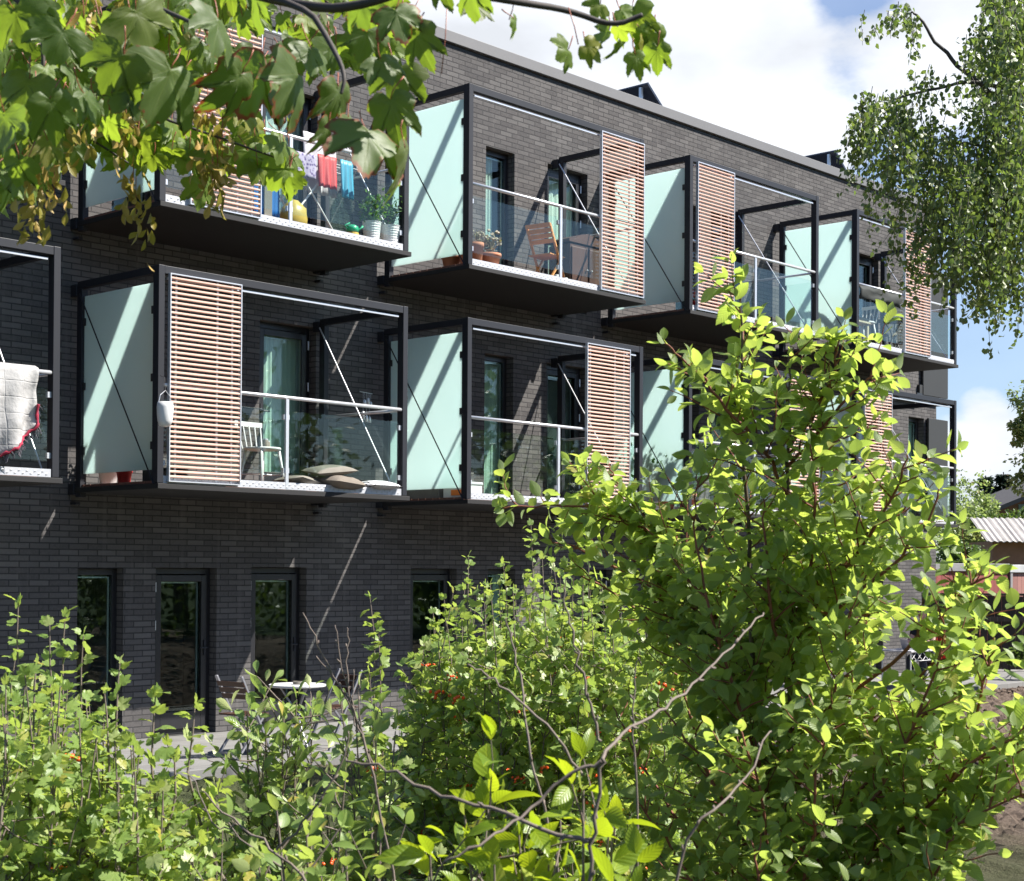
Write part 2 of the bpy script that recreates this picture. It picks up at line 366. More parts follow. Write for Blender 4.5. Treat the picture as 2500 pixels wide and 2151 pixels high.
iw.box(XW0+.34, XW1-.34, WY+3.6, WY+3.7, 0, 2.61); iw.box(XW0+.34, XW1-.34, WY+3.6, WY+3.7, 2.85, 5.51); iw.box(XW0+.34, XW1-.34, WY+3.6, WY+3.7, 5.75, 8.49)
for x in (-1.2, 4.1, 9.0, 13.4):
    for z in (0, 2.85, 5.75): iw.box(x, x+.12, WY+.34, WY+3.59, z, z+2.6)
BP(iw, 'interior_wall', M['room'])
rf = MB(); rf.box(XW0-.04, XW1+.04, WY-.05, WY+8.95, ZTOP+.035, ZTOP+.19); 
BP(rf, 'roof', M['fascia'], bevel=.006)
rf = MB(); rf.box(XW0+.01, XW1-.01, WY+.012, WY+8.8, ZTOP+.002, ZTOP+.034); BP(rf, 'parapet_joint', M['frame'])
fy = WY+.13
for (x0, x1, z0, z1, k, cur) in OP:
    f = MB(); t = .065; z0f = z0+.003
    f.box(x0+.003, x0+t, fy, fy+.09, z0f, z1-.003); f.box(x1-t, x1-.003, fy, fy+.09, z0f, z1-.003)
    f.box(x0+t, x1-t, fy, fy+.09, z1-t-.01, z1-.003); f.box(x0+t, x1-t, fy, fy+.09, z0f, z0f+(.05 if k == 'window' else .17))
    if k == 'door':
        s = .075; a, b, c, d = x0+t+.006, x1-t-.006, z0f+.06, z1-t-.02
        f.box(a, a+s, fy-.03, fy-.002, c, d); f.box(b-s, b, fy-.03, fy-.002, c, d); f.box(a+s, b-s, fy-.03, fy-.002, d-s, d); f.box(a+s, b-s, fy-.03, fy-.002, c, c+.2)
    fo = BP(f, k, M['frame'], bevel=.004)
    p = MB(); e = .0 if k == 'window' else .07
    p.box(x0+t+e+.001, x1-t-e-.001, fy+.03, fy+.042, z0f+(.051 if k == 'window' else .262), z1-t-.012-e); p.build('pane', M['pane'], fo)
    # slim inner edge of the sealed unit, pale spacer strip
    g = MB(); sx = x1-t-e-.028; g.box(sx, sx+.02, fy+.046, fy+.06, z0f+.27, z1-t-.03-e); g.box(x0+t+e+.01, sx-.002, fy+.046, fy+.06, z1-t-.046-e, z1-t-.03-e); g.build('glazing_spacer', M['galv'], fo)
    if k == 'door':
        hx = x0+.055 if int(x0*10) % 2 else x1-.055
        for zz in (z1-.28, (z0+z1)/2+.25, z0+.3): h = MB(); h.tube([(hx, fy-.045, zz), (hx, fy-.045, zz+.11)], .011, 8); h.build('hinge', M['galv'], fo)
        h = MB(); hx2 = x1-.10 if int(x0*10) % 2 else x0+.10; zz = z0+1.0
        h.box(hx2-.015, hx2+.015, fy-.045, fy-.031, zz-.09, zz+.09); h.tube([(hx2, fy-.05, zz), (hx2, fy-.085, zz), (hx2+(.1 if hx2 < x0+.3 else -.1), fy-.085, zz)], .009, 8); h.build('handle', M['steel'], fo)
    if cur:
        c = MB(); n = 30; a, b = x0-.05, x0+(x1-x0)*(.62 if cur == 'curtain' else 1.05)
        if cur == 'curtain': a, b = x1-(x1-x0)*.40, x1+.05
        if cur == 'sheer': a, b = x0-.02, x0+(x1-x0)*.62
        if cur == 'curtain' and 2 < z0 < 5: a, b = x0+(x1-x0)*.25, x1+.03
        P = [[(a+(b-a)*i/n, fy+.11+.025*math.sin(i*1.9), zz) for i in range(n+1)] for zz in (z0+.02, z1+.0)]
        c.grid(P); c.build('curtain', M['blind' if cur == 'sheer' else cur], fo, smooth=True)
# shutters at the far corner, proud of the wall
for x0, x1, z0, z1 in ((19.12, 19.9, FZ[1]-.02, FZ[1]+2.11), (18.9, 19.9, FZ[2]-.35, FZ[2]+2.14)):
    s = MB(); s.box(x0, x1, WY-.075, WY-.03, z0, z1); s.box(x0, x1, WY-.028, WY-.002, z1-.06, z1-.02); BP(s, 'shutter', M['shutter'], bevel=.004)
s = MB(); s.box(17.9, 18.75, WY-.10, WY-.004, 5.33, 5.37); s.box(17.9, 18.75, WY-.10, WY-.06, 5.25, 5.33); s.box(18.55, 18.75, WY-.13, WY-.104, 5.3, 5.42); BP(s, 'dark_wall_bars', M['frame'])  # thin dark bars on the wall near the far corner
s = MB(); s.box(18.78, 19.57, WY-.06, WY-.003, 5.27, 5.60); BP(s, 'slab_shade_block', M['shutter'])  # dark block standing in for the balcony slab's shade on the wall
# satin brackets fixing balconies to the wall are part of each balcony's frame

def balcony(i, z, lou, posts, seed=0):
    a, b = XL[i], XR[i]; y0, y1 = -DP, .03; zt = z+HB; pw = .075
    f = MB()
    for x in (a+pw/2, b-pw/2):
        f.box(x-pw/2, x+pw/2, y0, y0+.10, z+.06, zt); f.box(x-pw/2, x+pw/2, -.09, .005, z-.05, zt-.085)
        f.box(x-pw/2+.003, x+pw/2-.003, y0+.102, .004, zt-.083, zt-.003)     # side top beam
        f.box(x-.05, x+.05, .006, WY-.003, zt-.16, zt-.03); f.box(x-.06, x+.06, .006, WY-.003, z-.02, z+.10)
        f.box(x-.03, x+.03, .01, WY-.003, z-.13, z-.10)
    f.box(a+pw+.001, b-pw-.001, y0+.004, y0+.085, zt-.085, zt-.002)         # front top beam
    bo = BP(f, 'balcony', M['steel'], bevel=.004)
    s = MB(); s.box(a-.005, b+.03, y0-.02, WY-.02, z, z+.055); s.build('floor_slab', M['slab'], bo, bevel=.005)
    d = MB(); n = 11
    for k in range(n):
        ya = y0+.115+k*(1.40/n); d.box(a+.02, b-.02, ya, ya+1.40/n-.008, z+.058, z+.085)
    d.build('deck', M['deck'], bo)
    # tread plate upstand along the front with its raised pattern
    t = MB(); x0, x1 = a+pw+.005, b-pw-.005; t.box(x0, x1, y0+.012, y0+.018, z+.06, z+.138)
    k = 0; xx = x0+.03
    while xx < x1-.02:
        zz = z+.099+(0.013 if k % 2 else -.013); q = .014; q2 = .018
        t.add([(xx-q, y0+.0119, zz-q2), (xx+q, y0+.0119, zz-q2*.3), (xx+q, y0+.0119, zz+q2), (xx-q, y0+.0119, zz+q2*.3), (xx, y0+.004, zz)], [(0, 1, 4), (1, 2, 4), (2, 3, 4), (3, 0, 4)])
        xx += .042; k += 1
    t.box(x0, x1, y0+.0185, y0+.06, z+.132, z+.138)
    t.build('toe_plate', M['galv2'], bo)
    h = MB(); zh = z+1.075
    h.tube([(a+pw, y0+.03, zh), (b-pw, y0+.03, zh)], .021, 10)
    h.tube([(b-pw/2, y0+.10, zh), (b-pw/2, -.09, zh)], .018, 8)
    h.build('handrail', M['galv'], bo, smooth=True)
    tr = MB(); tr.box(a+pw+.05, b-pw-.05, y0+.03, y0+.055, zt-.135, zt-.115); tr.build('sliding_track', M['galv'], bo)
    # posts of the balustrade, glass between
    ps = [a+pw]+list(posts)+[b-pw]; gl = []
    for q, px in enumerate(posts):
        p = MB(); p.box(px-.02, px+.02, y0+.01, y0+.035, z+.07, zh-.02); p.build('baluster', M['galv'], bo)
    for q in range(len(ps)-1):
        xa, xb = ps[q]+.035, ps[q+1]-.035
        g = MB(); g.box(xa, xb, y0+.04, y0+.05, z+.22, z+.93); g.build('glass_panel', M['glass'], bo)
        for xx in (ps[q]+.012, ps[q+1]-.012):
            for zz in (z+.27, z+.86): cl = MB(); cl.box(xx-.028, xx+.028, y0+.026, y0+.064, zz-.028, zz+.028); cl.build('glass_clamp', M['galv'], bo)
    # right side balustrade glass
    g = MB(); g.box(b-pw/2-.005, b-pw/2+.005, y0+.14, -.12, z+.22, z+.93); g.build('glass_panel', M['glass'], bo)
    # privacy screen on the left side
    g = MB(); g.box(a+.03, a+.042, y0+.12, -.10, z+.20, zt-.17); g.build('privacy_screen', M['frost'], bo)
    for zz in (z+.45, z+1.15, z+1.85):
        for ya, yb in ((y0+.09, y0+.15), (-.13, -.08)): cl = MB(); cl.box(a+.012, a+.06, ya, yb, zz-.04, zz+.04); cl.build('glass_clamp', M['shutter'], bo)
    r = MB(); r.tube([(a-.004, -.05, zt-.14), (a-.004, y0+.06, z+.05)], .008, 6); r.build('tie_rod', M['steel'], bo)
    r = MB(); r.tube([(b-.12, -.05, zt-.12), (b-.12, y0+.08, z+.09)], .009, 6); r.build('tie_rod', M['galv'], bo)
    # sliding louvre
    la, lb = lou; L = MB(); yl = y0-.035; zb, ztp = z+.075, zt-.075
    L.box(la, la+.012, yl, yl+.045, zb, ztp); L.box(lb-.012, lb, yl, yl+.045, zb, ztp); L.box(la+.012, lb-.012, yl, yl+.045, ztp-.012, ztp); L.box(la+.012, lb-.012, yl, yl+.045, zb, zb+.012)
    lo = L.build('louvre_screen', M['galv'], bo)
    s = MB(); n = 41; pit = (ztp-zb-.05)/n
    for k in range(n):
        zz = zb+.03+pit*(k+.5); q = .0135
        vs = []
        for xx in (la+.013, lb-.013):
            vs += [(xx, yl+.005, zz-q*.5), (xx, yl+.016, zz-q), (xx, yl+.036, zz-q*.4), (xx, yl+.036, zz+q*.7), (xx, yl+.022, zz+q), (xx, yl+.005, zz+q*.5)]
        s.add(vs, [(0, 1, 2, 3, 4, 5), (11, 10, 9, 8, 7, 6)]+[(m, m+6, (m+1) % 6+6, (m+1) % 6) for m in range(6)])
    s.build('slats', M['slat'], lo)
    s = MB()
    for xx in (la+.1, la+(lb-la)*.68, lb-.1): s.box(xx-.012, xx+.012, yl+.038, yl+.044, zb+.02, ztp-.02)
    s.build('slat_strap', M['galv'], lo)
    return bo
w_ = .92
balcony(0, ZM, (-4.4, -3.45), [-3.0]); balcony(0, ZT, (-2.1, -1.26), [-3.0])
balcony(1, ZM, (.12, 1.04), [1.71]); balcony(1, ZT, (.36, 1.29), [1.735])
balcony(2, ZM, (6.79, 7.71), [6.27]); balcony(2, ZT, (7.07, 8.00), [6.29])
balcony(3, ZM, (11.66, 12.56), [10.8]); balcony(3, ZT, (9.26, 10.18), [10.81])
balcony(4, ZM, (13.95, 14.86), [15.49]); balcony(4, ZT, (15.29, 16.2), [])

# solar racks on the roof
def rack(x, y, z, lab):
    e = empty('solar_panel_rack', (x, y, z), 0, lab, 'solar panels', 'solar panel racks on the flat roof')
    L, wd, tl = 3.6, 1.9, R(38); c, s_ = math.cos(tl), math.sin(tl)
    m = MB(); m.add([(p*c+q*s_, yy, (wd-p)*s_+q*c) for yy in (0, L) for p, q in ((0, 0), (wd, 0), (wd, .04), (0, .04))], [(0, 1, 2, 3), (7, 6, 5, 4), (0, 4, 5, 1), (1, 5, 6, 2), (2, 6, 7, 3), (3, 7, 4, 0)])
    m.build('solar_panel', M['pv'], e)
    m = MB()
    for yy in (.15, 1.6, 3.1):
        m.bar((.02, yy, -.05), (.02, yy, wd*s_-.03), .05, .05); m.bar((0.04, yy, -.02), (wd*c, yy, -.02), .05, .05); m.bar((.05, yy, wd*s_*.55), (wd*c*.6, yy, wd*s_*.25), .05, .05)
    m.build('rack_frame', M['galv'], e)
M['pv'] = simple('solar_cells', (.03, .035, .05), .25, 0, .1, 3)
for (bx, by), lab in (((1310, 166), 'dark tilted solar panel rack above the roof edge, nearer of the two'), ((1690, 303), 'dark tilted solar panel rack above the roof edge, farther one by the birch')):
    p = onY(bx, by, 1.0); rack(p[0], 1.0, p[2]-1.20, lab)
# ------------------------------------------------------------------ ground
def hills(x, y):
    h = .04*np.sin(x*.9+1)*np.sin(y*1.1)+.025*np.sin(x*2.3+y*1.7)
    out = np.clip((-2.75-y)/1.2, 0, 1)
    m = .55*np.exp(-(((x-5.5)/3.2)**2+((y+7.5)/1.8)**2))+.35*np.exp(-(((x-9.)/2.5)**2+((y+5.5)/1.3)**2))
    return (h+m+.015)*out-.09*(1-out)
gx = np.concatenate([[-900, -300, -100, -50, -30, -20], np.linspace(-14, -2.2, 60), np.linspace(-2, 17, 400), np.linspace(17.2, 24, 40), [28, 35, 50, 80, 150, 400, 1500]])
gy = np.concatenate([[-900, -300, -100, -50, -30], np.linspace(-18, -10.1, 40), np.linspace(-10, -2.75, 160), np.linspace(-2.7, 12, 14), [20, 40, 80, 200, 500, 1500]])
X, Y = np.meshgrid(gx, gy, indexing='ij'); Z = hills(X, Y)
near = (X > -13) & (X < 23) & (Y > -17) & (Y < -2.8)
from mathutils import noise as mn
for i in range(len(gx)):
    for j in range(len(gy)):
        if near[i, j]:
            v = Vector((X[i, j], Y[i, j], 0)); k = mn.fractal(v*3.1, .8, 2.1, 6)
            k2 = mn.noise(v*9.0); Z[i, j] += .035*k+.07*max(0, k2-.10)+.035*mn.noise(v*15)+.03*abs(mn.noise(v*27))
m = MB(); m.grid(np.stack([X, Y, Z], -1))
def soil_mat():
    t = NT('soil'); v = t.obj(); a = t.noise(1.1, 6, v); b = t.noise(30, 6, v, .7); c = t.noise(.35, 3, v)
    col = t.mixc(b, C(.075, .053, .040), C(.25, .19, .15)); col = t.mixc(t.mr(a, .4, .65, 0, .5), col, C(.15, .112, .088))
    gr = t.mixc(t.noise(60, 4, v), C(.022, .045, .010), C(.06, .095, .028))
    sp = t.n('ShaderNodeSeparateXYZ', {0: v}); far = t.mr(t.math('ADD', sp.outputs[0], t.math('MULTIPLY', c, 4)), 21, 23, 0, 1)
    patch = t.mr(c, .60, .70, 0, .8); lf = t.mr(t.math('ADD', sp.outputs[0], t.math('MULTIPLY', a, 3)), 1.0, 3.5, .75, 0)
    col = t.mixc(t.math('MAXIMUM', far, lf), col, gr)
    h = t.math('ADD', t.noise(22, 8, v, .75), t.math('MULTIPLY', t.noise(90, 4, v), .3))
    return t.end(t.n('ShaderNodeBsdfPrincipled', {'Base Color': col, 'Roughness': .95, 'Specular IOR Level': .15, 'Normal': t.bump(h, 1, .05)}).outputs[0])
M['soil'] = soil_mat()
tag(m.build('ground', M['soil'], None, smooth=False), kind='structure')
def pave_mat():
    t = NT('concrete_pavers'); v = t.obj(); b = t.n('ShaderNodeTexBrick', {'Vector': v, 'Color1': C(.165, .162, .158), 'Color2': C(.21, .207, .2), 'Mortar': C(.12, .11, .1), 'Scale': 1., 'Mortar Size': .005, 'Brick Width': .6, 'Row Height': .4}, offset=.5)
    col = t.mixc(t.mr(t.noise(2.5, 6, v), .35, .7, 0, .5), b.outputs['Color'], C(.125, .12, .113))
    return t.end(t.n('ShaderNodeBsdfPrincipled', {'Base Color': col, 'Roughness': .85, 'Normal': t.bump(t.math('SUBTRACT', t.noise(60, 4, v), b.outputs['Fac']), .3, .006)}).outputs[0])
M['pave'] = pave_mat()
m = MB(); m.box(XW0, 21.5, -2.62, WY-.002, -.12, -.0); tag(m.build('patio', M['pave'], None, bevel=.01), kind='structure')
m = MB(); m.box(XW0, 21.5, -2.71, -2.625, -.15, .015); tag(m.build('patio_edging', M['pave'], None, bevel=.008), kind='structure')

# loose clods lying on the dug soil
r2 = np.random.default_rng(77); m = MB(); ico = [(0, 0, 1), (.9, 0, .3), (.28, .85, .3), (-.72, .53, .3), (-.72, -.53, .3), (.28, -.85, .3), (0, 0, -.6)]
for k in range(4200):
    x, y = 1+r2.random()*16, -9.5+r2.random()*6.6; s = .012+.05*r2.random()**4; z = float(hills(x, y))+.01; q = r2.normal(size=(7, 3))*.28; a = r2.random()*6
    m.add([(x+s*((px+q[i][0])*math.cos(a)-(py+q[i][1])*math.sin(a)), y+s*((px+q[i][0])*math.sin(a)+(py+q[i][1])*math.cos(a)), z+s*(pz*.8+q[i][2])) for i, (px, py, pz) in enumerate(ico)],
          [(0, 1, 2), (0, 2, 3), (0, 3, 4), (0, 4, 5), (0, 5, 1), (6, 2, 1), (6, 3, 2), (6, 4, 3), (6, 5, 4), (6, 1, 5)])
tag(m.build('soil_clods', M['soil'], None, smooth=True), 'crumbly clods of dug brown soil between the patio and the shrubs', 'soil', kind='stuff')
# ------------------------------------------------------------------ foliage helpers
def nrmz(a): return a/np.maximum(np.linalg.norm(a, axis=-1, keepdims=True), 1e-9)
def ovate(nr=5, wid=.30, peak=.42, fold=.10, droop=.12, tip=1.0, wave=0.):
    """leaf blade as a strip of 3 columns, y from 0 to 1"""
    V = []; F = []; UV = []
    V.append((0, 0, 0)); UV.append((0, 0))
    for i in range(1, nr):
        y = i/nr; w = wid*math.sin(math.pi*y**(math.log(.5)/math.log(peak)))**.85
        z = -droop*y*y
        for sx in (-1, 0, 1):
            V.append((sx*w, y, z+fold*abs(sx)*w/wid+wave*math.sin(y*9+sx)*abs(sx))); UV.append((sx*w, y))
    V.append((0, 1.0*tip, -droop*1.15)); UV.append((0, 1))
    b = lambda i, c: 1+(i-1)*3+c
    F += [(0, b(1, 1), b(1, 0)), (0, b(1, 2), b(1, 1))]
    for i in range(1, nr-1): F += [(b(i, 0), b(i, 1), b(i+1, 1), b(i+1, 0)), (b(i, 1), b(i, 2), b(i+1, 2), b(i+1, 1))]
    t = len(V)-1; F += [(b(nr-1, 0), b(nr-1, 1), t), (b(nr-1, 1), b(nr-1, 2), t)]
    return np.array(V, float), F, np.array(UV, float), None
def lobed(half, rings=(.5, 1), cen=(0, .12), cup=.10, droop=.15, fold=.05, lobes=(90, 45, 2)):
    out = [(x, y) for x, y in half]+[(-x, y) for x, y in reversed(half) if x > 1e-6]
    n = len(out); V = [(cen[0], cen[1], 0)]; UV = [cen]; ED = [0.]; F = []
    for r in rings:
        for x, y in out:
            px, py = cen[0]+(x-cen[0])*r, cen[1]+(y-cen[1])*r
            rad = math.hypot(px, py); ang = math.degrees(math.atan2(py, abs(px)))
            dv = min(abs(ang-l) for l in lobes)/22.
            z = -droop*rad*rad*1.2+fold*min(dv, 1)*rad+cup*abs(px)*.6
            V.append((px, py, z+.035*r*r*math.sin(ang*.11+px*9+len(rings))+(.03*math.sin(px*11+1.3)*math.cos(py*8+droop*20) if len(rings) > 1 else 0))); UV.append((px, py)); ED.append(r)
    k = len(rings)
    for j in range(n): F.append((0, 1+j, 1+(j+1) % n)[::-1])
    for q in range(k-1):
        for j in range(n): a, b = 1+q*n+j, 1+q*n+(j+1) % n; F.append((a, a+n, b+n, b)[::-1])
    return np.array(V, float), F, np.array(UV, float), np.array(ED)
MAPLE_H = [(0, 1.0), (.05, .93), (.12, .91), (.15, .83), (.24, .80), (.27, .71), (.29, .62), (.31, .55), (.40, .58), (.46, .64), (.53, .64), (.57, .70), (.66, .70), (.70, .76),
           (.73, .66), (.77, .58), (.72, .50), (.71, .42), (.65, .34), (.60, .27), (.66, .24), (.70, .17), (.76, .10), (.71, .01), (.64, -.08), (.52, -.12), (.38, -.18), (.20, -.18), (.07, -.07), (0, 0)]
CURR_H = [(0, .98), (.12, .88), (.16, .74), (.26, .70), (.24, .56), (.36, .60), (.48, .66), (.52, .52), (.60, .44), (.50, .30), (.54, .16), (.44, .04), (.30, -.08), (.14, -.08), (0, 0)]
T_MAPLE = lobed(MAPLE_H, (.25, .5, .75, 1), cup=.06, droop=.26, fold=.014)
T_MAPLE2 = lobed([(x*.72, y*1.06) for x, y in MAPLE_H], (.25, .5, .75, 1), cup=.22, droop=.46, fold=.02)
T_MAPLE3 = lobed([(x*1.08, y*.9) for x, y in MAPLE_H], (.25, .5, .75, 1), cup=-.07, droop=.16, fold=.018)
T_CURR = lobed(CURR_H, (1,), cen=(0, .25), cup=.18, droop=.12, fold=.04)
T_CURR2 = lobed([(x*.85, y) for x, y in CURR_H], (1,), cen=(0, .25), cup=.38, droop=.3, fold=.06)
T_OV = ovate(6, .29, .45, .07, .16); T_OV2 = ovate(6, .28, .44, .10, .22); T_OV3 = ovate(6, .33, .5, .03, -.06, wave=.012)
T_OBOV = ovate(5, .22, .62, .10, .10); T_BIRCH = ovate(3, .36, .38, .08, .08); T_LONG = ovate(6, .23, .5, .06, .3, wave=.02)

class Leaves:
    def __init__(s): s.b = []
    def add(s, T, P, D, N, S, rnd=None):
        P, D, N = np.atleast_2d(P).astype(float), np.atleast_2d(D).astype(float), np.atleast_2d(N).astype(float); n = len(P)
        S = np.broadcast_to(np.asarray(S, float), (n,)); D = nrmz(D)
        X_ = np.cross(D, N); bad = np.linalg.norm(X_, axis=1) < 1e-3; X_[bad] = np.cross(D[bad], [1, .3, .2]); X_ = nrmz(X_); N = np.cross(X_, D)
        if rnd is None: rnd = rng.random(n)
        s.b.append((T, P, D, X_, N, S, rnd))
    def build(s, name, mat, parent=None, edge=False):
        co = []; lv = []; ls = []; uvs = []; rn = []; ed = []; off = 0; lo = 0
        for T, P, D, X_, N, S, rnd in s.b:
            V, F, UV, ED = T; n = len(P); k = len(V)
            W = P[:, None]+S[:, None, None]*(V[None, :, 0:1]*X_[:, None]+V[None, :, 1:2]*D[:, None]+V[None, :, 2:3]*N[:, None])
            co.append(W.reshape(-1, 3))
            fl = np.array([i for f in F for i in f]); ln = np.array([len(f) for f in F])
            lv.append((fl[None]+(np.arange(n)*k)[:, None]+off).reshape(-1))
            st = np.concatenate([[0], np.cumsum(ln)[:-1]]); ls.append((st[None]+(np.arange(n)*len(fl))[:, None]+lo).reshape(-1))
            uvs.append(np.tile(UV[fl], (n, 1)).reshape(-1)); rn.append(np.repeat(rnd, len(F)))
            ed.append(np.tile(ED if ED is not None else np.zeros(k), n))
            off += n*k; lo += n*len(fl)
        me = bpy.data.meshes.new(name); co = np.concatenate(co); lv = np.concatenate(lv); ls = np.concatenate(ls)
        me.vertices.add(len(co)); me.vertices.foreach_set('co', co.astype(np.float32).ravel())
        me.loops.add(len(lv)); me.loops.foreach_set('vertex_index', lv.astype(np.int32))
        me.polygons.add(len(ls)); me.polygons.foreach_set('loop_start', ls.astype(np.int32))
        me.update(calc_edges=True)
        me.polygons.foreach_set('use_smooth', np.ones(len(ls), bool))
        u = me.uv_layers.new(name='UVMap'); u.data.foreach_set('uv', np.concatenate(uvs).astype(np.float32))
        a = me.attributes.new('rnd', 'FLOAT', 'FACE'); a.data.foreach_set('value', np.concatenate(rn).astype(np.float32))
        if edge: a = me.attributes.new('edge', 'FLOAT', 'POINT'); a.data.foreach_set('value', np.concatenate(ed).astype(np.float32))
        me.materials.append(mat); me.validate()
        o = bpy.data.objects.new(name, me); COL.objects.link(o)
        if parent: o.parent = parent
        return o
def rv(n=1, s=1.): return rng.normal(size=(n, 3))*s
def resample(pts, step):
    pts = np.array(pts, float); d = np.concatenate([[0], np.cumsum(np.linalg.norm(np.diff(pts, axis=0), axis=1))])
    n = max(2, int(d[-1]/step)+1); t = np.linspace(0, d[-1], n)
    return np.stack([np.interp(t, d, pts[:, k]) for k in range(3)], 1)
def smooth(pts, it=2):
    p = np.array(pts, float)
    for _ in range(it):
        q = [p[0]]
        for a, b in zip(p[:-1], p[1:]): q += [a*.75+b*.25, a*.25+b*.75]
        q.append(p[-1]); p = np.array(q)
    return p
def grow(p0, d0, length, n=8, wander=.12, up=0.):
    p = np.array(p0, float); d = nrmz(np.array(d0, float)); out = [p.copy()]
    for i in range(n):
        d = nrmz(d+rv()[0]*wander+np.array([0, 0, up])); p = p+d*length/n; out.append(p.copy())
    return np.array(out)
def put_leaves(L, Ts, pts, step, s0, s1, opposite=True, spread=1.0, upn=.9, jit=.35, skip=0., drop=0., rnd_fn=None, petiole=.012):
    q = resample(pts, step); n = len(q); k = rng.random()*3
    for i in range(1, n):
        ax = nrmz(q[min(i+1, n-1)]-q[i-1]); f = i/(n-1)
        k += 1.571 if opposite else 2.4
        u = np.cross(ax, [0.3, .2, 1.]); u = nrmz(u); w = np.cross(ax, u)
        r = u*math.cos(k)+w*math.sin(k)
        for sg in ((1, -1) if opposite else (1,)):
            if rng.random() < skip: continue
            out = r*sg; D = nrmz(ax*.55+out*spread+rv()[0]*jit+np.array([0, 0, -drop]))
            Nn = nrmz(np.array([0, 0, upn])+ax*.35+rv()[0]*jit*1.2)
            S = (s0+(s1-s0)*f)*(.7+.6*rng.random())
            L.add(Ts[rng.integers(len(Ts))], q[i]+D*petiole, D, Nn, S, None if rnd_fn is None else np.array([rnd_fn()]))
    if n > 1:
        ax = nrmz(q[-1]-q[-2]); L.add(Ts[0], q[-1], nrmz(ax+rv()[0]*.2), nrmz(np.cross(ax, rv()[0])), s1*.9)

M['maple'] = leaf_mat('maple_leaf', (.055, .090, .025), (.115, .155, .055), 1, (.38, .54, .04), vein='palm', edge=(.24, .075, .03), rough=.5, tmix=.42)
M['maple2'] = leaf_mat('young_maple_leaf', (.10, .16, .03), (.17, .23, .05), 1, (.42, .56, .04), vein='palm', rough=.5, tmix=.5)
M['dogwood'] = leaf_mat('dogwood_leaf', (.12, .19, .045), (.25, .33, .11), 1, (.57, .68, .11), rough=.42, back=(.36, .43, .26), tmix=.55)
M['currant'] = leaf_mat('currant_leaf', (.115, .19, .04), (.25, .34, .10), 1, (.56, .68, .11), vein='palm', rough=.42, tmix=.4)
M['laurel'] = leaf_mat('young_shrub_leaf', (.16, .24, .07), (.28, .36, .12), 1, (.42, .56, .10), rough=.33, tmix=.33)
M['cherry'] = leaf_mat('fresh_leaf', (.12, .20, .015), (.22, .30, .02), 1, (.50, .60, .02), rough=.38, tmix=.45)
M['birch'] = leaf_mat('birch_leaf', (.06, .10, .025), (.13, .18, .05), 1, (.32, .44, .07), rough=.35, tmix=.3)
M['redtwig'] = bark('red_twig_bark', (.20, .065, .04)); M['brownbark'] = bark('brown_bark', (.11, .075, .055)); M['drybark'] = bark('dry_twig_bark', (.16, .125, .105))
M['darkbark'] = bark('dark_bark', (.06, .05, .045)); M['petiole'] = simple('red_petiole', (.30, .09, .05), .45, 0, .2, 20)
M['berry'] = simple('red_berries', (.75, .09, .015), .25, 0, .3, 30, .02); M['key'] = leaf_mat('maple_seed_wing', (.22, .20, .03), (.34, .26, .05), 1, (.42, .36, .06), tmix=.4)
def trunk(mb, pts, r0, r1, n=7, sm=1):
    p = smooth(pts, sm) if sm else np.array(pts, float); mb.tube(p, list(np.linspace(r0, r1, len(p))), n)
    return p

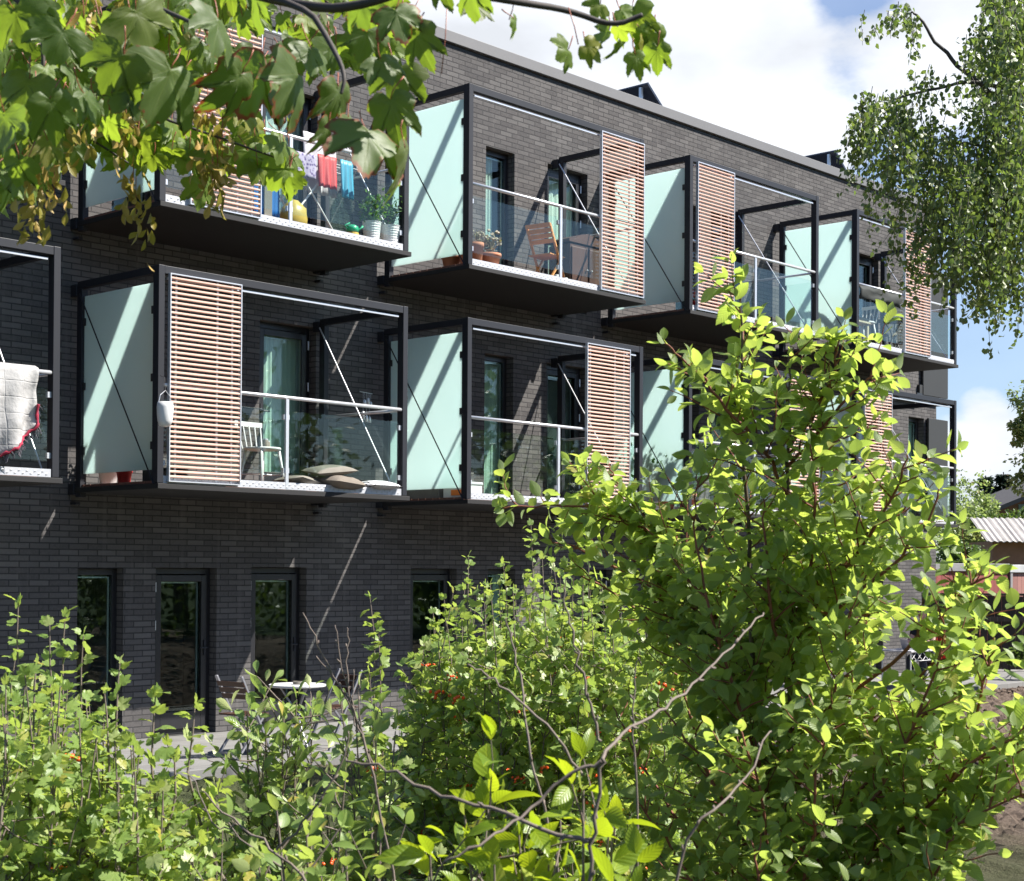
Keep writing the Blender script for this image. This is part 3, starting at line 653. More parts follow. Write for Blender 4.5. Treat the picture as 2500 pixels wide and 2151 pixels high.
# ------------------------------------------------------------------ big red-stemmed shrub, right foreground
GAP = nrmz(ray(1838, 1345))
def dogwood():
    base = at(1600, 2330, 5.0); base[2] = max(base[2], .05)
    e = empty('dogwood_shrub', base, 0, 'tall leafy shrub with red-brown stems and big oval light green leaves in the right foreground', 'shrub')
    L = Leaves(); st = MB(); tw = MB()
    tips = [ # v-coordinates of stem polylines with depth
     [(1600, 2330, 5.0), (1592, 1900, 5.0), (1597, 1500, 5.0), (1598, 1150, 4.95), (1590, 950, 4.9), (1597, 800, 4.85), (1600, 700, 4.85)],
     [(1600, 2300, 5.0), (1540, 1750, 5.1), (1525, 1400, 5.1), (1510, 1050, 5.0), (1502, 800, 4.95), (1500, 570, 4.9)],
     [(1592, 1000, 4.9), (1540, 900, 4.85), (1460, 820, 4.8), (1400, 740, 4.75), (1345, 695, 4.7)],
     [(1592, 940, 4.9), (1680, 850, 4.85), (1735, 780, 4.8), (1790, 755, 4.8)],
     [(1598, 900, 4.9), (1660, 820, 4.9), (1700, 730, 4.85), (1680, 690, 4.85)],
     [(1598, 1250, 5.0), (1740, 1120, 4.8), (1810, 1000, 4.7), (1835, 920, 4.65)],
     [(1598, 1300, 5.0), (1760, 1180, 4.7), (1860, 1090, 4.6), (1900, 990, 4.55)],
     [(1600, 1500, 5.0), (1800, 1350, 4.7), (1900, 1250, 4.6), (1985, 1170, 4.5), (2020, 1160, 4.5)],
     [(1600, 1800, 5.0), (1750, 1650, 4.6), (1840, 1500, 4.5), (1900, 1350, 4.4), (1915, 1230, 4.35)],
     [(1600, 1900, 5.0), (1800, 1700, 4.6), (1950, 1560, 4.4), (2060, 1480, 4.3), (2110, 1450, 4.3)],
     [(1620, 2100, 5.0), (1750, 1900, 4.6), (1850, 1720, 4.4), (1990, 1640, 4.3), (2100, 1600, 4.2)],
     [(1600, 2100, 5.0), (1600, 1900, 4.6), (1640, 1700, 4.4), (1655, 1560, 4.35), (1670, 1480, 4.3)],
     [(1520, 1400, 5.1), (1400, 1150, 5.3), (1250, 1030, 5.4), (1120, 1020, 5.5), (1020, 1030, 5.5)],
     [(1520, 1500, 5.1), (1420, 1250, 5.3), (1330, 1100, 5.4), (1260, 990, 5.4), (1230, 940, 5.4)],
     [(1600, 1750, 5.0), (1500, 1450, 4.9), (1440, 1250, 4.8), (1400, 1080, 4.8), (1410, 960, 4.8)],
     [(1590, 1700, 5.0), (1480, 1400, 5.3), (1430, 1180, 5.4), (1450, 1000, 5.4), (1440, 900, 5.4)],
     [(1560, 1900, 5.1), (1440, 1600, 5.4), (1370, 1350, 5.5), (1330, 1200, 5.5)], [(1560, 1900, 5.1), (1400, 1700, 5.3), (1300, 1550, 5.4), (1240, 1430, 5.5)], [(1540, 1700, 5.1), (1480, 1500, 5.2), (1470, 1300, 5.2), (1490, 1180, 5.2)], [(1598, 1400, 5.0), (1560, 1250, 4.8), (1550, 1120, 4.8), (1545, 1010, 4.8)], [(1598, 1300, 5.0), (1640, 1150, 4.8), (1650, 1020, 4.75), (1640, 900, 4.7)],
     [(1700, 2000, 4.8), (1880, 1700, 4.7), (1960, 1500, 4.65), (2000, 1360, 4.6), (2010, 1290, 4.6)], [(1750, 1900, 4.7), (1960, 1650, 4.5), (2060, 1520, 4.4), (2110, 1400, 4.4)], [(1598, 1600, 5.0), (1760, 1480, 5.0), (1900, 1330, 4.9), (1960, 1230, 4.9)],
     [(1598, 1350, 5.0), (1700, 1200, 5.1), (1780, 1080, 5.1), (1850, 1010, 5.0)], [(1640, 1700, 4.8), (1780, 1560, 4.7), (1860, 1450, 4.7), (1920, 1400, 4.7)],
     [(1750, 1850, 4.9), (1900, 1500, 4.9), (1950, 1350, 4.9), (1925, 1150, 4.9)], [(1520, 1450, 5.1), (1380, 1220, 5.4), (1200, 1120, 5.6), (1090, 1090, 5.6)], [(1520, 1500, 5.1), (1400, 1330, 5.4), (1250, 1200, 5.6), (1150, 1150, 5.6)], [(1520, 1350, 5.1), (1380, 1120, 5.3), (1290, 1040, 5.4), (1180, 1050, 5.5)],
     [(1598, 1600, 5.0), (1700, 1400, 5.2), (1760, 1250, 5.2), (1780, 1130, 5.2), (1790, 1080, 5.2)],
     [(1598, 1450, 5.0), (1660, 1200, 5.2), (1690, 1050, 5.2), (1700, 930, 5.2)],
     [(1600, 1900, 5.0), (1480, 1650, 4.8), (1400, 1500, 4.8), (1330, 1420, 4.8)],
     [(1600, 2100, 5.0), (1450, 1850, 4.7), (1350, 1700, 4.7), (1290, 1620, 4.7)],
     [(1600, 2000, 5.0), (1560, 1750, 4.5), (1540, 1600, 4.4), (1500, 1480, 4.4)],
     [(1600, 2100, 5.0), (1680, 1900, 4.7), (1760, 1750, 4.6), (1800, 1600, 4.6)],
     [(1600, 1700, 5.0), (1660, 1500, 4.8), (1700, 1350, 4.7), (1720, 1230, 4.6)],
     [(1600, 2200, 5.0), (1500, 2000, 4.6), (1430, 1850, 4.5), (1380, 1750, 4.5)],
     [(1600, 2200, 5.0), (1650, 2000, 4.5), (1700, 1860, 4.4), (1760, 1780, 4.3)],
     [(1600, 2200, 5.0), (1550, 1950, 4.4), (1540, 1800, 4.3), (1520, 1700, 4.3)],
     [(1700, 2200, 4.6), (1800, 1950, 4.4), (1880, 1800, 4.3), (1930, 1690, 4.3)],
    ]
    for k, pl in enumerate(tips):
        p = smooth([at(*q) for q in pl], 2); p[1:-1] += rv(len(p)-2, .004)
        thick = .014 if k < 2 else .007
        (st if k < 2 else tw).tube(p, list(np.linspace(thick, .0022, len(p))), 6)
        q = resample(p, .048); n = len(q)
        start = .12 if k > 1 else .35
        put_leaves(L, [T_OV, T_OV2, T_OV3], q[int(n*.55):], .038, .068, .050, jit=.42, upn=.8)
        for i in range(int(n*start), n-1):
            if q[i][2] < .3 and rng.random() < .5: continue
            for sg in (0, 1):
                if rng.random() < (.16 if i < n*.55 else .5): continue
                ax = nrmz(q[i+1]-q[i]); a = rng.random()*6.28; u = nrmz(np.cross(ax, [0.1, .3, 1])); w = np.cross(ax, u)
                d = nrmz(ax*.55+(u*math.cos(a)+w*math.sin(a))*.9+np.array([0, 0, .2]))
                ln = (.12+.22*rng.random())*(1-.55*i/n)
                b = grow(q[i], d, ln, 5, .14, .06)
                if min(np.linalg.norm(np.cross(w_-CAM, GAP), axis=-1) for w_ in b) < .058: continue      # an opening in the crown
                tw.tube(b, list(np.linspace(.0032, .0013, len(b))), 4, cap=False)
                put_leaves(L, [T_OV, T_OV2, T_OV3, T_OV2], b, .031, .069, .050, jit=.42, upn=.8, skip=.08, drop=.08)
    o = st.build('stem', M['brownbark'], e, smooth=True); o2 = tw.build('twigs', M['redtwig'], e, smooth=True); o3 = L.build('foliage', M['dogwood'], e)
    for o_ in (o, o2, o3): o_.location = tuple(-base)
    return len(L.b)
dogwood()

# ------------------------------------------------------------------ currant bushes with red berries
def berry_proto():
    m = MB(); r2 = np.random.default_rng(3)
    for k in range(7):
        c = (r2.normal()*.006, r2.normal()*.006, -.005*k); m.blob(c, .0062, .0062, .0062, 8, 6)
    me = bpy.data.meshes.new('berry_cluster'); me.from_pydata(m.v, [], m.f); me.materials.append(M['berry']); me.polygons.foreach_set('use_smooth', [True]*len(me.polygons)); return me
BERRY = berry_proto()
def currant(name_lab, base, shoots, nside, leaf, seed, ber, lenr=(.14, .3), step=.032, spikes=()):
    global rng; keep = rng; rng = np.random.default_rng(seed)
    e = empty('currant_bush', base, 0, name_lab, 'shrub', None); L = Leaves(); st = MB(); P = []
    for si, sh in enumerate(list(shoots)+list(spikes)):
        lim = .8 if si < len(shoots) else .42
        p = smooth(sh, 1); p[1:] += rv(len(p)-1, .006)
        st.tube(p, list(np.linspace(.006, .0018, len(p))), 5, cap=False); q = resample(p, .07); n = len(q)
        put_leaves(L, [T_CURR, T_CURR2], q[int(n*.35):], .022 if si >= len(shoots) else .036, leaf*1.1, leaf*.7, opposite=False, spread=1., jit=.4, upn=.7)
        for i in range(int(n*.25), n-1):
            if i > n*lim: continue
            for _ in range(nside):
                if rng.random() < .3: continue
                d = nrmz(nrmz(q[i+1]-q[i])*.7+rv()[0]*.75+np.array([0, 0, .15])); b = grow(q[i], d, lenr[0]+(lenr[1]-lenr[0])*rng.random(), 4, .2, .06)
                st.tube(b, list(np.linspace(.0026, .0012, len(b))), 4, cap=False); P.append(b[2])
                put_leaves(L, [T_CURR, T_CURR2], b, step, leaf, leaf*.75, opposite=False, jit=.5, upn=.7, drop=.1)
    o = st.build('stem', M['drybark'], e, smooth=True); o2 = L.build('foliage', M['currant'], e)
    o.location = o2.location = tuple(-np.array(base))
    idx = rng.permutation(len(P))[:ber]
    for i in idx:
        for _ in range(1):
            c = bpy.data.objects.new('berry_cluster', BERRY); COL.objects.link(c); c.parent = e
            pp = P[i]+nrmz(CAM-P[i])*.15+rv()[0]*.02; c.location = tuple(pp-np.array(base)); c.rotation_euler = tuple(rng.random(3)*.8); k_ = .8+.6*rng.random(); c.scale = (k_,)*3
    rng = keep
def interp_top(xs, tops, x): return float(np.interp(x, xs, tops))
def currant_shoots(xs, tops, n, d0, d1, seed, zb=0.02, lean=.12):
    r2 = np.random.default_rng(seed); out = []
    for k in range(n):
        x = xs[0]+(xs[-1]-xs[0])*(k+r2.random())/n; d = d0+(d1-d0)*r2.random()
        y = interp_top(xs, tops, x)+abs(r2.normal())*45
        t = at(x, y, d); g = np.array([t[0]+r2.normal()*lean, t[1]+r2.normal()*lean, zb]); h = t[2]-zb
        if h < .25: continue
        mid = g+(t-g)*.5+np.array([r2.normal()*.04, r2.normal()*.04, 0]); out.append([g, mid, t])
    return out
xsL = [-60, 20, 40, 75, 100, 130, 170, 230, 250, 290, 320, 350, 400, 440, 520, 600, 700]
tpL = [1400, 1385, 1350, 1360, 1370, 1385, 1400, 1450, 1475, 1530, 1565, 1600, 1640, 1670, 1700, 1730, 1750]
currant('leafy currant bush with orange-red berries filling the lower left corner', at(200, 1783, 5.0)*[1, 1, 0]+[0, 0, .02],
        currant_shoots(xsL, tpL, 100, 4.1, 5.6, 21), 3, .050, 31, 60, lenr=(.09, .19), spikes=[[at(x+r*22, 1800, d), at(x-r*6, (y+1800)/2, d), at(x-4, y, d)] for x, y, d, r in ((38, 1222, 4.9, 1), (30, 1330, 4.6, -2), (105, 1275, 4.9, -2), (135, 1250, 5, 1), (175, 1283, 4.9, 3), (80, 1340, 4.5, 2), (215, 1400, 4.6, -3), (245, 1345, 4.7, 3), (312, 1398, 4.6, 1), (400, 1430, 4.5, 3), (345, 1500, 4.4, -2))])
xsC = [735, 760, 800, 830, 870, 905, 950, 1000, 1060, 1100, 1170, 1240, 1300, 1400]
tpC = [1660, 1600, 1530, 1400, 1240, 1195, 1180, 1170, 1160, 1120, 1140, 1150, 1170, 1200]
currant('bushy currant with many red berries in the middle, before the ground floor doors', at(1050, 1783, 7.3)*[1, 1, 0]+[0, 0, .02],
        currant_shoots(xsC, tpC, 78, 6.6, 8.4, 22), 3, .052, 32, 95, lenr=(.12, .26), step=.034, spikes=[[at(x, 1800, d), at(x+3, (y+1800)/2, d), at(x, y, d)] for x, y, d in ((752, 1215, 6.6), (770, 1270, 6.6), (748, 1360, 6.4), (948, 1130, 7.2), (1020, 1140, 7.2), (1075, 1060, 7.4), (1190, 1090, 7.4))])
xsB = [560, 640, 700, 780, 860, 940, 1050, 1200, 1300]; tpB = [1720, 1700, 1690, 1690, 1700, 1690, 1700, 1690, 1680]
currant('low dark green currant bush with few berries, bottom centre behind the bare twigs', at(900, 1900, 5.6)*[1, 1, 0]+[0, 0, .02],
        currant_shoots(xsB, tpB, 22, 5.2, 6.2, 23), 1, .046, 33, 14, lenr=(.1, .22))

# ------------------------------------------------------------------ young shrubs with upright obovate leaves
def young(lab, tips, size, mat, zb, seed, T=None, step=.035, side=2, bark_='drybark', name='young_shrub'):
    global rng; keep = rng; rng = np.random.default_rng(seed)
    base = np.array(tips[0][0], float)*[1, 1, 0]+[0, 0, zb]; e = empty(name, base, 0, lab, 'shrub'); L = Leaves(); st = MB()
    for p in tips:
        q = smooth(p, 2); st.tube(q, list(np.linspace(.006, .002, len(q))), 5, cap=False); n = len(q); qq = resample(q, .06)
        put_leaves(L, T or [T_OBOV], qq[int(len(qq)*.3):], step, size, size*.8, opposite=False, spread=.8, upn=.5, jit=.4)
        for i in range(int(len(qq)*.3), len(qq)-1):
            for _ in range(side):
                if rng.random() < .4: continue
                b = grow(qq[i], nrmz(np.array([0, 0, .7])+rv()[0]*.6), .08+.14*rng.random(), 4, .15, .1); st.tube(b, list(np.linspace(.0028, .0015, len(b))), 4, cap=False)
                put_leaves(L, T or [T_OBOV], b, step*.9, size, size*.8, opposite=False, spread=.8, upn=.5, jit=.4)
    o = st.build('stem', M[bark_], e, smooth=True); o2 = L.build('foliage', mat, e); o.location = o2.location = tuple(-base); rng = keep
def tipset(base, tips, d, seed=0):
    r2 = np.random.default_rng(seed); b = at(*base, d); out = []
    for x, y in tips:
        t = at(x, y, d+r2.normal()*.12); g = np.array([b[0]+r2.normal()*.05, b[1]+r2.normal()*.05, .03]); out.append([g, (g*.45+t*.55)+r2.normal(size=3)*.03, t])
    return out
young('small grey-green shrub with upright paddle leaves, in front of the round patio table', tipset((560, 1783), [(500, 1440), (535, 1415), (575, 1450), (600, 1415), (630, 1440), (520, 1500), (590, 1500)], 5.2, 5), .068, M['laurel'], .03, 41, side=2)
young('slender grey-green shrub with paddle leaves, right of the round patio table', tipset((740, 1800), [(690, 1420), (720, 1460), (760, 1500), (780, 1560), (700, 1560), (660, 1580), (735, 1620), (640, 1640), (800, 1480)], 4.9, 6), .07, M['laurel'], .03, 42, side=1)
young('yellow-green sapling with large pointed leaves at the bottom edge, centre', tipset((1100, 2000), [(985, 1610), (940, 1650), (1050, 1690), (1180, 1600), (1240, 1670), (1000, 1750), (1110, 1750), (870, 1730)], 3.1, 7), .088, M['cherry'], .03, 43, T=[T_LONG, T_OV2], step=.05, side=1)
young('low fresh green sapling at the lower edge left of centre', tipset((640, 2000), [(560, 1640), (620, 1690), (700, 1720), (520, 1730), (770, 1700)], 3.6, 8), .06, M['currant'], .03, 44, T=[T_OV, T_OV2], step=.045, side=1)

# ------------------------------------------------------------------ bare twigs in front
def bare(lab, lines, base, bark_='drybark', buds=True):
    e = empty('bare_branch', base, 0, lab, 'branch'); m = MB()
    for pl, r0, r1 in lines:
        p = smooth([at(*q) for q in pl], 2); p[1:-1] += rv(len(p)-2, .0025); m.tube(p, list(np.linspace(r0, r1, len(p))), 7)
        q = resample(p, .05)
        for i in range(1, len(q)-1):
            if buds and rng.random() < .6:
                ax = nrmz(q[i+1]-q[i]); s_ = nrmz(np.cross(ax, rv()[0])); m.tube([q[i], q[i]+s_*.006+ax*.006, q[i]+s_*.009+ax*.012], [.0025, .0028, .0006], 5)
    o = m.build('twig', M[bark_], e, smooth=True); o.location = tuple(-np.array(base))
b0 = at(1180, 2600, 2.6)
bare('forked bare grey branch crossing the bottom centre of the foreground', [([(1180, 2600, 2.6), (1180, 1900, 2.6), (1195, 1750, 2.6), (1208, 1640, 2.6), (1218, 1535, 2.6)], .0038, .0028),
      ([(1218, 1540, 2.6), (1160, 1560, 2.6), (1100, 1610, 2.6), (1030, 1680, 2.55), (960, 1710, 2.5), (900, 1745, 2.5)], .0032, .0018), ([(1218, 1540, 2.6), (1250, 1490, 2.7), (1330, 1445, 2.8), (1375, 1410, 2.9), (1440, 1350, 3.0), (1500, 1290, 3.1), (1545, 1240, 3.2)], .0031, .0016),
      ([(1200, 1700, 2.6), (1130, 1650, 2.6), (1020, 1600, 2.65), (870, 1520, 2.7), (690, 1470, 2.75)][:1]+[(1150, 1700, 2.6), (1010, 1640, 2.65), (870, 1600, 2.7), (800, 1560, 2.75), (700, 1535, 2.8)], .0042, .002),
      ([(1300, 2300, 2.9), (1370, 1720, 2.9), (1430, 1650, 2.9), (1500, 1590, 3.0), (1560, 1480, 3.1)], .0036, .0016)], b0)
bare('thin dry upright twig with dead brown buds, among the red berries', [([(1170, 2300, 3.6), (1140, 1760, 3.6), (1095, 1610, 3.6), (1075, 1540, 3.6), (1060, 1420, 3.65), (1045, 1330, 3.7), (1025, 1250, 3.7)], .004, .0018),
      ([(1215, 1500, 3.4), (1190, 1410, 3.4), (1170, 1330, 3.4), (1150, 1250, 3.4), (1140, 1190, 3.4)], .0035, .0015), ([(1300, 2300, 3.5), (1290, 1600, 3.5), (1280, 1500, 3.5), (1285, 1400, 3.5), (1290, 1330, 3.5)], .003, .0013), ([(1180, 1570, 3.2), (1120, 1480, 3.2), (1030, 1400, 3.2), (985, 1365, 3.2), (945, 1345, 3.2)], .0032, .0015)], at(1170, 2300, 3.6))
bare('bundle of leafless upright shoots in front of the black brick wall', [([(840, 2100, 4.4), (760, 1560, 4.4), (715, 1440, 4.4), (680, 1380, 4.4), (640, 1290, 4.4), (613, 1240, 4.4)], .0045, .0015),
      ([(760, 1560, 4.4), (712, 1430, 4.4), (690, 1340, 4.4), (678, 1265, 4.4)], .003, .0012), ([(715, 1440, 4.4), (700, 1380, 4.4), (705, 1310, 4.4), (702, 1270, 4.4)], .003, .0012), ([(735, 1500, 4.4), (712, 1430, 4.4), (680, 1370, 4.4), (640, 1330, 4.4)], .003, .0012),
      ([(720, 1480, 4.4), (712, 1400, 4.4), (716, 1355, 4.4)], .0025, .001), ([(730, 1490, 4.4), (724, 1420, 4.4), (727, 1385, 4.4)], .0025, .001)], at(840, 2100, 4.4))
bare('long dry stem leaning across the lower left bushes', [([(720, 2100, 3.3), (640, 1800, 3.3), (560, 1720, 3.35), (480, 1670, 3.4), (410, 1600, 3.4)], .004, .0016), ([(560, 1720, 3.35), (620, 1660, 3.3), (690, 1560, 3.3), (705, 1480, 3.3)], .003, .0014), ([(480, 1670, 3.4), (440, 1690, 3.4), (380, 1560, 3.45)], .0022, .001)], at(720, 2100, 3.3))

# ------------------------------------------------------------------ maple bough, top left
def maple():
    base = np.array([-12.6, -13.0, 0.]); e = empty('maple_tree', base, 0, 'maple bough with large brown-edged leaves hanging into the top left', 'tree')
    tr = MB(); trunk(tr, [(-12.6, -13.0, -.1), (-12.5, -12.9, 1.5), (-12.3, -12.9, 3.2), (-12.2, -13.0, 5.2), (-12.3, -12.9, 7.5)], .19, .10, 12, 2); o = tr.build('trunk', M['darkbark'], e, smooth=True)
    br = MB(); L = Leaves(); L2 = Leaves(); PT = MB(); K = []; root = np.array([-12.25, -12.95, 4.2])
    lims = [ # each: polyline of v coords + depth, leaf size
     ([(-400, -300, 3.4), (100, -120, 3.1), (400, -40, 2.9), (640, 20, 2.75), (740, 10, 2.7), (850, -30, 2.7), (1050, 5, 2.75), (1150, 20, 2.8), (1240, 55, 2.8), (1300, 30, 2.8)], .011, 0),
     ([(-400, -300, 3.6), (-100, -100, 3.5), (90, 40, 3.4), (85, 120, 3.4), (100, 200, 3.4)], .008, 1),
     ([(400, -40, 2.9), (620, 10, 2.7), (665, 80, 2.65), (700, 150, 2.6), (690, 190, 2.6)], .007, 0),
     ([(-200, -150, 4.2), (150, 120, 4.1), (300, 230, 4.0), (420, 270, 4.0), (560, 320, 4.0)], .006, 2),
     ([(-100, -100, 3.1), (200, -40, 3.0), (330, 20, 2.9), (420, 60, 2.8)], .007, 1),
     ([(-300, 0, 4.4), (0, 150, 4.3), (150, 260, 4.2), (260, 330, 4.2)], .006, 2)]
    for pl, r, k in lims:
        p = smooth([at(*q) for q in pl], 2); br.tube(p, list(np.linspace(r, r*.35, len(p))), 7)
        if pl[0][0] < -50: rr = smooth([root, (root+p[0])/2+[0, 0, .25], p[0]], 2); br.tube(rr, list(np.linspace(.05, r, len(rr))), 8)
    def leaf(x, y, d, px, droop=1., ang=None, rnd=None, T=None, pet=.06, LL=None):
        """leaf whose stalk end sits at v-coordinates x, y; px its length in the photo"""
        P = at(x, y, d); s = px/FPX*d
        a = R(ang if ang is not None else rng.normal()*28)
        down = -UP*math.cos(a)+RT*math.sin(a); D = nrmz(down+FW*rng.normal()*.35); N = nrmz(-FW*.6+np.array(SUN)*.55+RT*rng.normal()*.55+rv()[0]*.35+np.array([0, 0, .15]))
        if T is None: T = (T_MAPLE, T_MAPLE2, T_MAPLE3)[rng.integers(3)]
        (LL or L).add(T, P, D, N, s, np.array([rng.random() if rnd is None else rnd]))
        if pet: q = grow(P, nrmz(-D*.7+np.array([0, 0, .6])+rv()[0]*.3), pet*.8, 4, .15, .05); PT.tube(q, list(np.linspace(.0009, .0013, len(q))), 5)
    # large near leaves read off the photograph: x, y of the stalk end, depth, length, lean
    for x, y, px, a, r_, T in [(345, 140, 175, -12, .6, T_MAPLE), (275, 20, 150, 20, .4, T_MAPLE3), (440, 40, 130, 10, .5, T_MAPLE), (540, 135, 165, -35, .9, T_MAPLE), (490, 150, 150, -30, .85, T_MAPLE2), (600, 150, 160, -10, .8, T_MAPLE), (560, 170, 140, 25, .8, T_MAPLE3), (685, 175, 130, -5, .8, T_MAPLE2),
        (630, 100, 90, 5, .5, T_MAPLE3), (745, 265, 160, 5, .9, T_MAPLE), (790, 200, 130, 12, .6, T_MAPLE2), (810, 135, 110, -8, .4, T_MAPLE), (820, 300, 155, 5, .4, T_MAPLE2), (665, 250, 95, -10, .8, T_MAPLE2), (745, 60, 95, -15, .5, T_MAPLE), (730, 0, 100, 5, .6, T_MAPLE3), (800, 20, 100, 20, .9, T_MAPLE),
        (840, 60, 110, 15, .4, T_MAPLE2), (205, 40, 110, 10, .2, T_MAPLE), (130, 60, 120, -20, .2, T_MAPLE3), (60, 160, 130, -15, .4, T_MAPLE), (30, 20, 120, 15, .2, T_MAPLE), (100, 200, 130, 12, .3, T_MAPLE2), (10, 230, 120, 5, .5, T_MAPLE3), (170, 190, 90, 30, .3, T_MAPLE), (400, -30, 110, 0, .3, T_MAPLE3), (520, -10, 110, -10, .5, T_MAPLE),
        (620, -20, 100, 20, .4, T_MAPLE), (955, -25, 95, -5, .3, T_MAPLE), (890, -40, 80, 15, .4, T_MAPLE2), (960, 10, 70, 25, .4, T_MAPLE3),
        (250, 110, 130, -35, .4, T_MAPLE), (0, 90, 110, 10, .3, T_MAPLE2), (705, 240, 100, 20, .85, T_MAPLE), (770, 120, 90, 30, .5, T_MAPLE3)]:
        leaf(x, y, 2.65+rng.random()*.35, px*.73, ang=a, rnd=r_, T=T)
    for x, y, px, a, T in [(1280, 15, 80, 5, T_MAPLE2), (1185, 92, 52, 60, T_MAPLE2), (1150, 100, 48, -40, T_MAPLE3), (1262, 82, 55, -20, T_MAPLE2), (1300, 78, 62, 12, T_MAPLE2), (1232, 62, 42, -60, T_MAPLE), (1318, 60, 70, 5, T_MAPLE2), (1250, 55, 40, 30, T_MAPLE3), (1285, 110, 48, 15, T_MAPLE2), (1040, 38, 42, 25, T_MAPLE2), (1215, 8, 40, -30, T_MAPLE3), (1330, 95, 55, 0, T_MAPLE2), (1255, 20, 38, 60, T_MAPLE)]:
        leaf(x, y, 2.8+rng.random()*.15, px, ang=a, rnd=rng.random(), T=T, pet=.035, LL=L2)
    # the finer mass behind
    def in_mass(x, y):
        lim = np.interp(x, [-50, 0, 60, 150, 250, 340, 420, 520, 600, 700, 780, 850, 900], [420, 410, 360, 300, 300, 180, 170, 130, 120, 110, 90, 70, 20])
        return y < lim
    for _ in range(1500):
        x, y = rng.random()*900-40, rng.random()*480-70
        if not in_mass(x, y): continue
        if math.sin(x*.031+1)*math.sin(y*.043+2)+math.sin(x*.011+y*.02) > .8: continue
        if x > 420 and rng.random() < .45: continue
        if 40 < x < 330 and 60 < y and rng.random() < .2: continue
        leaf(x, y, 3.1+rng.random()*1.9, 30+rng.random()*42, rnd=rng.random()*.8, LL=L2 if rng.random() < .4 else None)
    for _ in range(70):   # lighter spray over the balcony, lower
        t_ = rng.random(); x = 160+t_*430; y = 255+t_*60+rng.normal()*35
        leaf(x, y, 4.0+rng.random()*.4, 34+rng.random()*34, rnd=rng.random(), LL=L2)
    # hanging bunches of winged seeds
    for x, y, d in [(440, 340, 4.0), (430, 370, 4.0), (450, 315, 4.0), (270, 400, 4.1), (275, 430, 4.1), (60, 430, 4.0), (80, 410, 4.0), (230, 220, 3.6), (150, 260, 3.7), (60, 340, 3.6), (420, 240, 3.8), (255, 270, 4), (110, 380, 3.7), (200, 40, 3.1), (280, 10, 3.1)]:
        c = at(x, y-30, d); K_ = 26; K.append(Leaves())
        for _ in range(K_):
            q = c+rv()[0]*[.022, .022, .045]-[0, 0, .03]; K[-1].add(T_OBOV, q, nrmz(np.array([0, 0, -.9])+rv()[0]*.6), rv()[0], .032+.01*rng.random())
        PT.tube([c+[0, 0, .07], c+[0, 0, .02], c-[0, 0, .05]], .0014, 4)
    for x, y, x2, y2 in ((905, 5, 893, 150), (1150, 15, 1170, 90), (1040, 0, 1030, 40)):
        PT.tube([at(x, y, 2.75), at((x+x2)/2+2, (y+y2)/2, 2.75), at(x2, y2, 2.75)], .0012, 4)
    obs = [br.build('branch', M['darkbark'], e, smooth=True), PT.build('leaf_stalk', M['petiole'], e, smooth=True), L.build('foliage', M['maple'], e, edge=True), L2.build('young_foliage', M['maple2'], e), *[k_.build('seed_cluster', M['key'], e) for k_ in K]]
    obs[1]['kind'] = 'stuff'
    for o_ in obs+[o]: o_.location = tuple(-base)
maple()

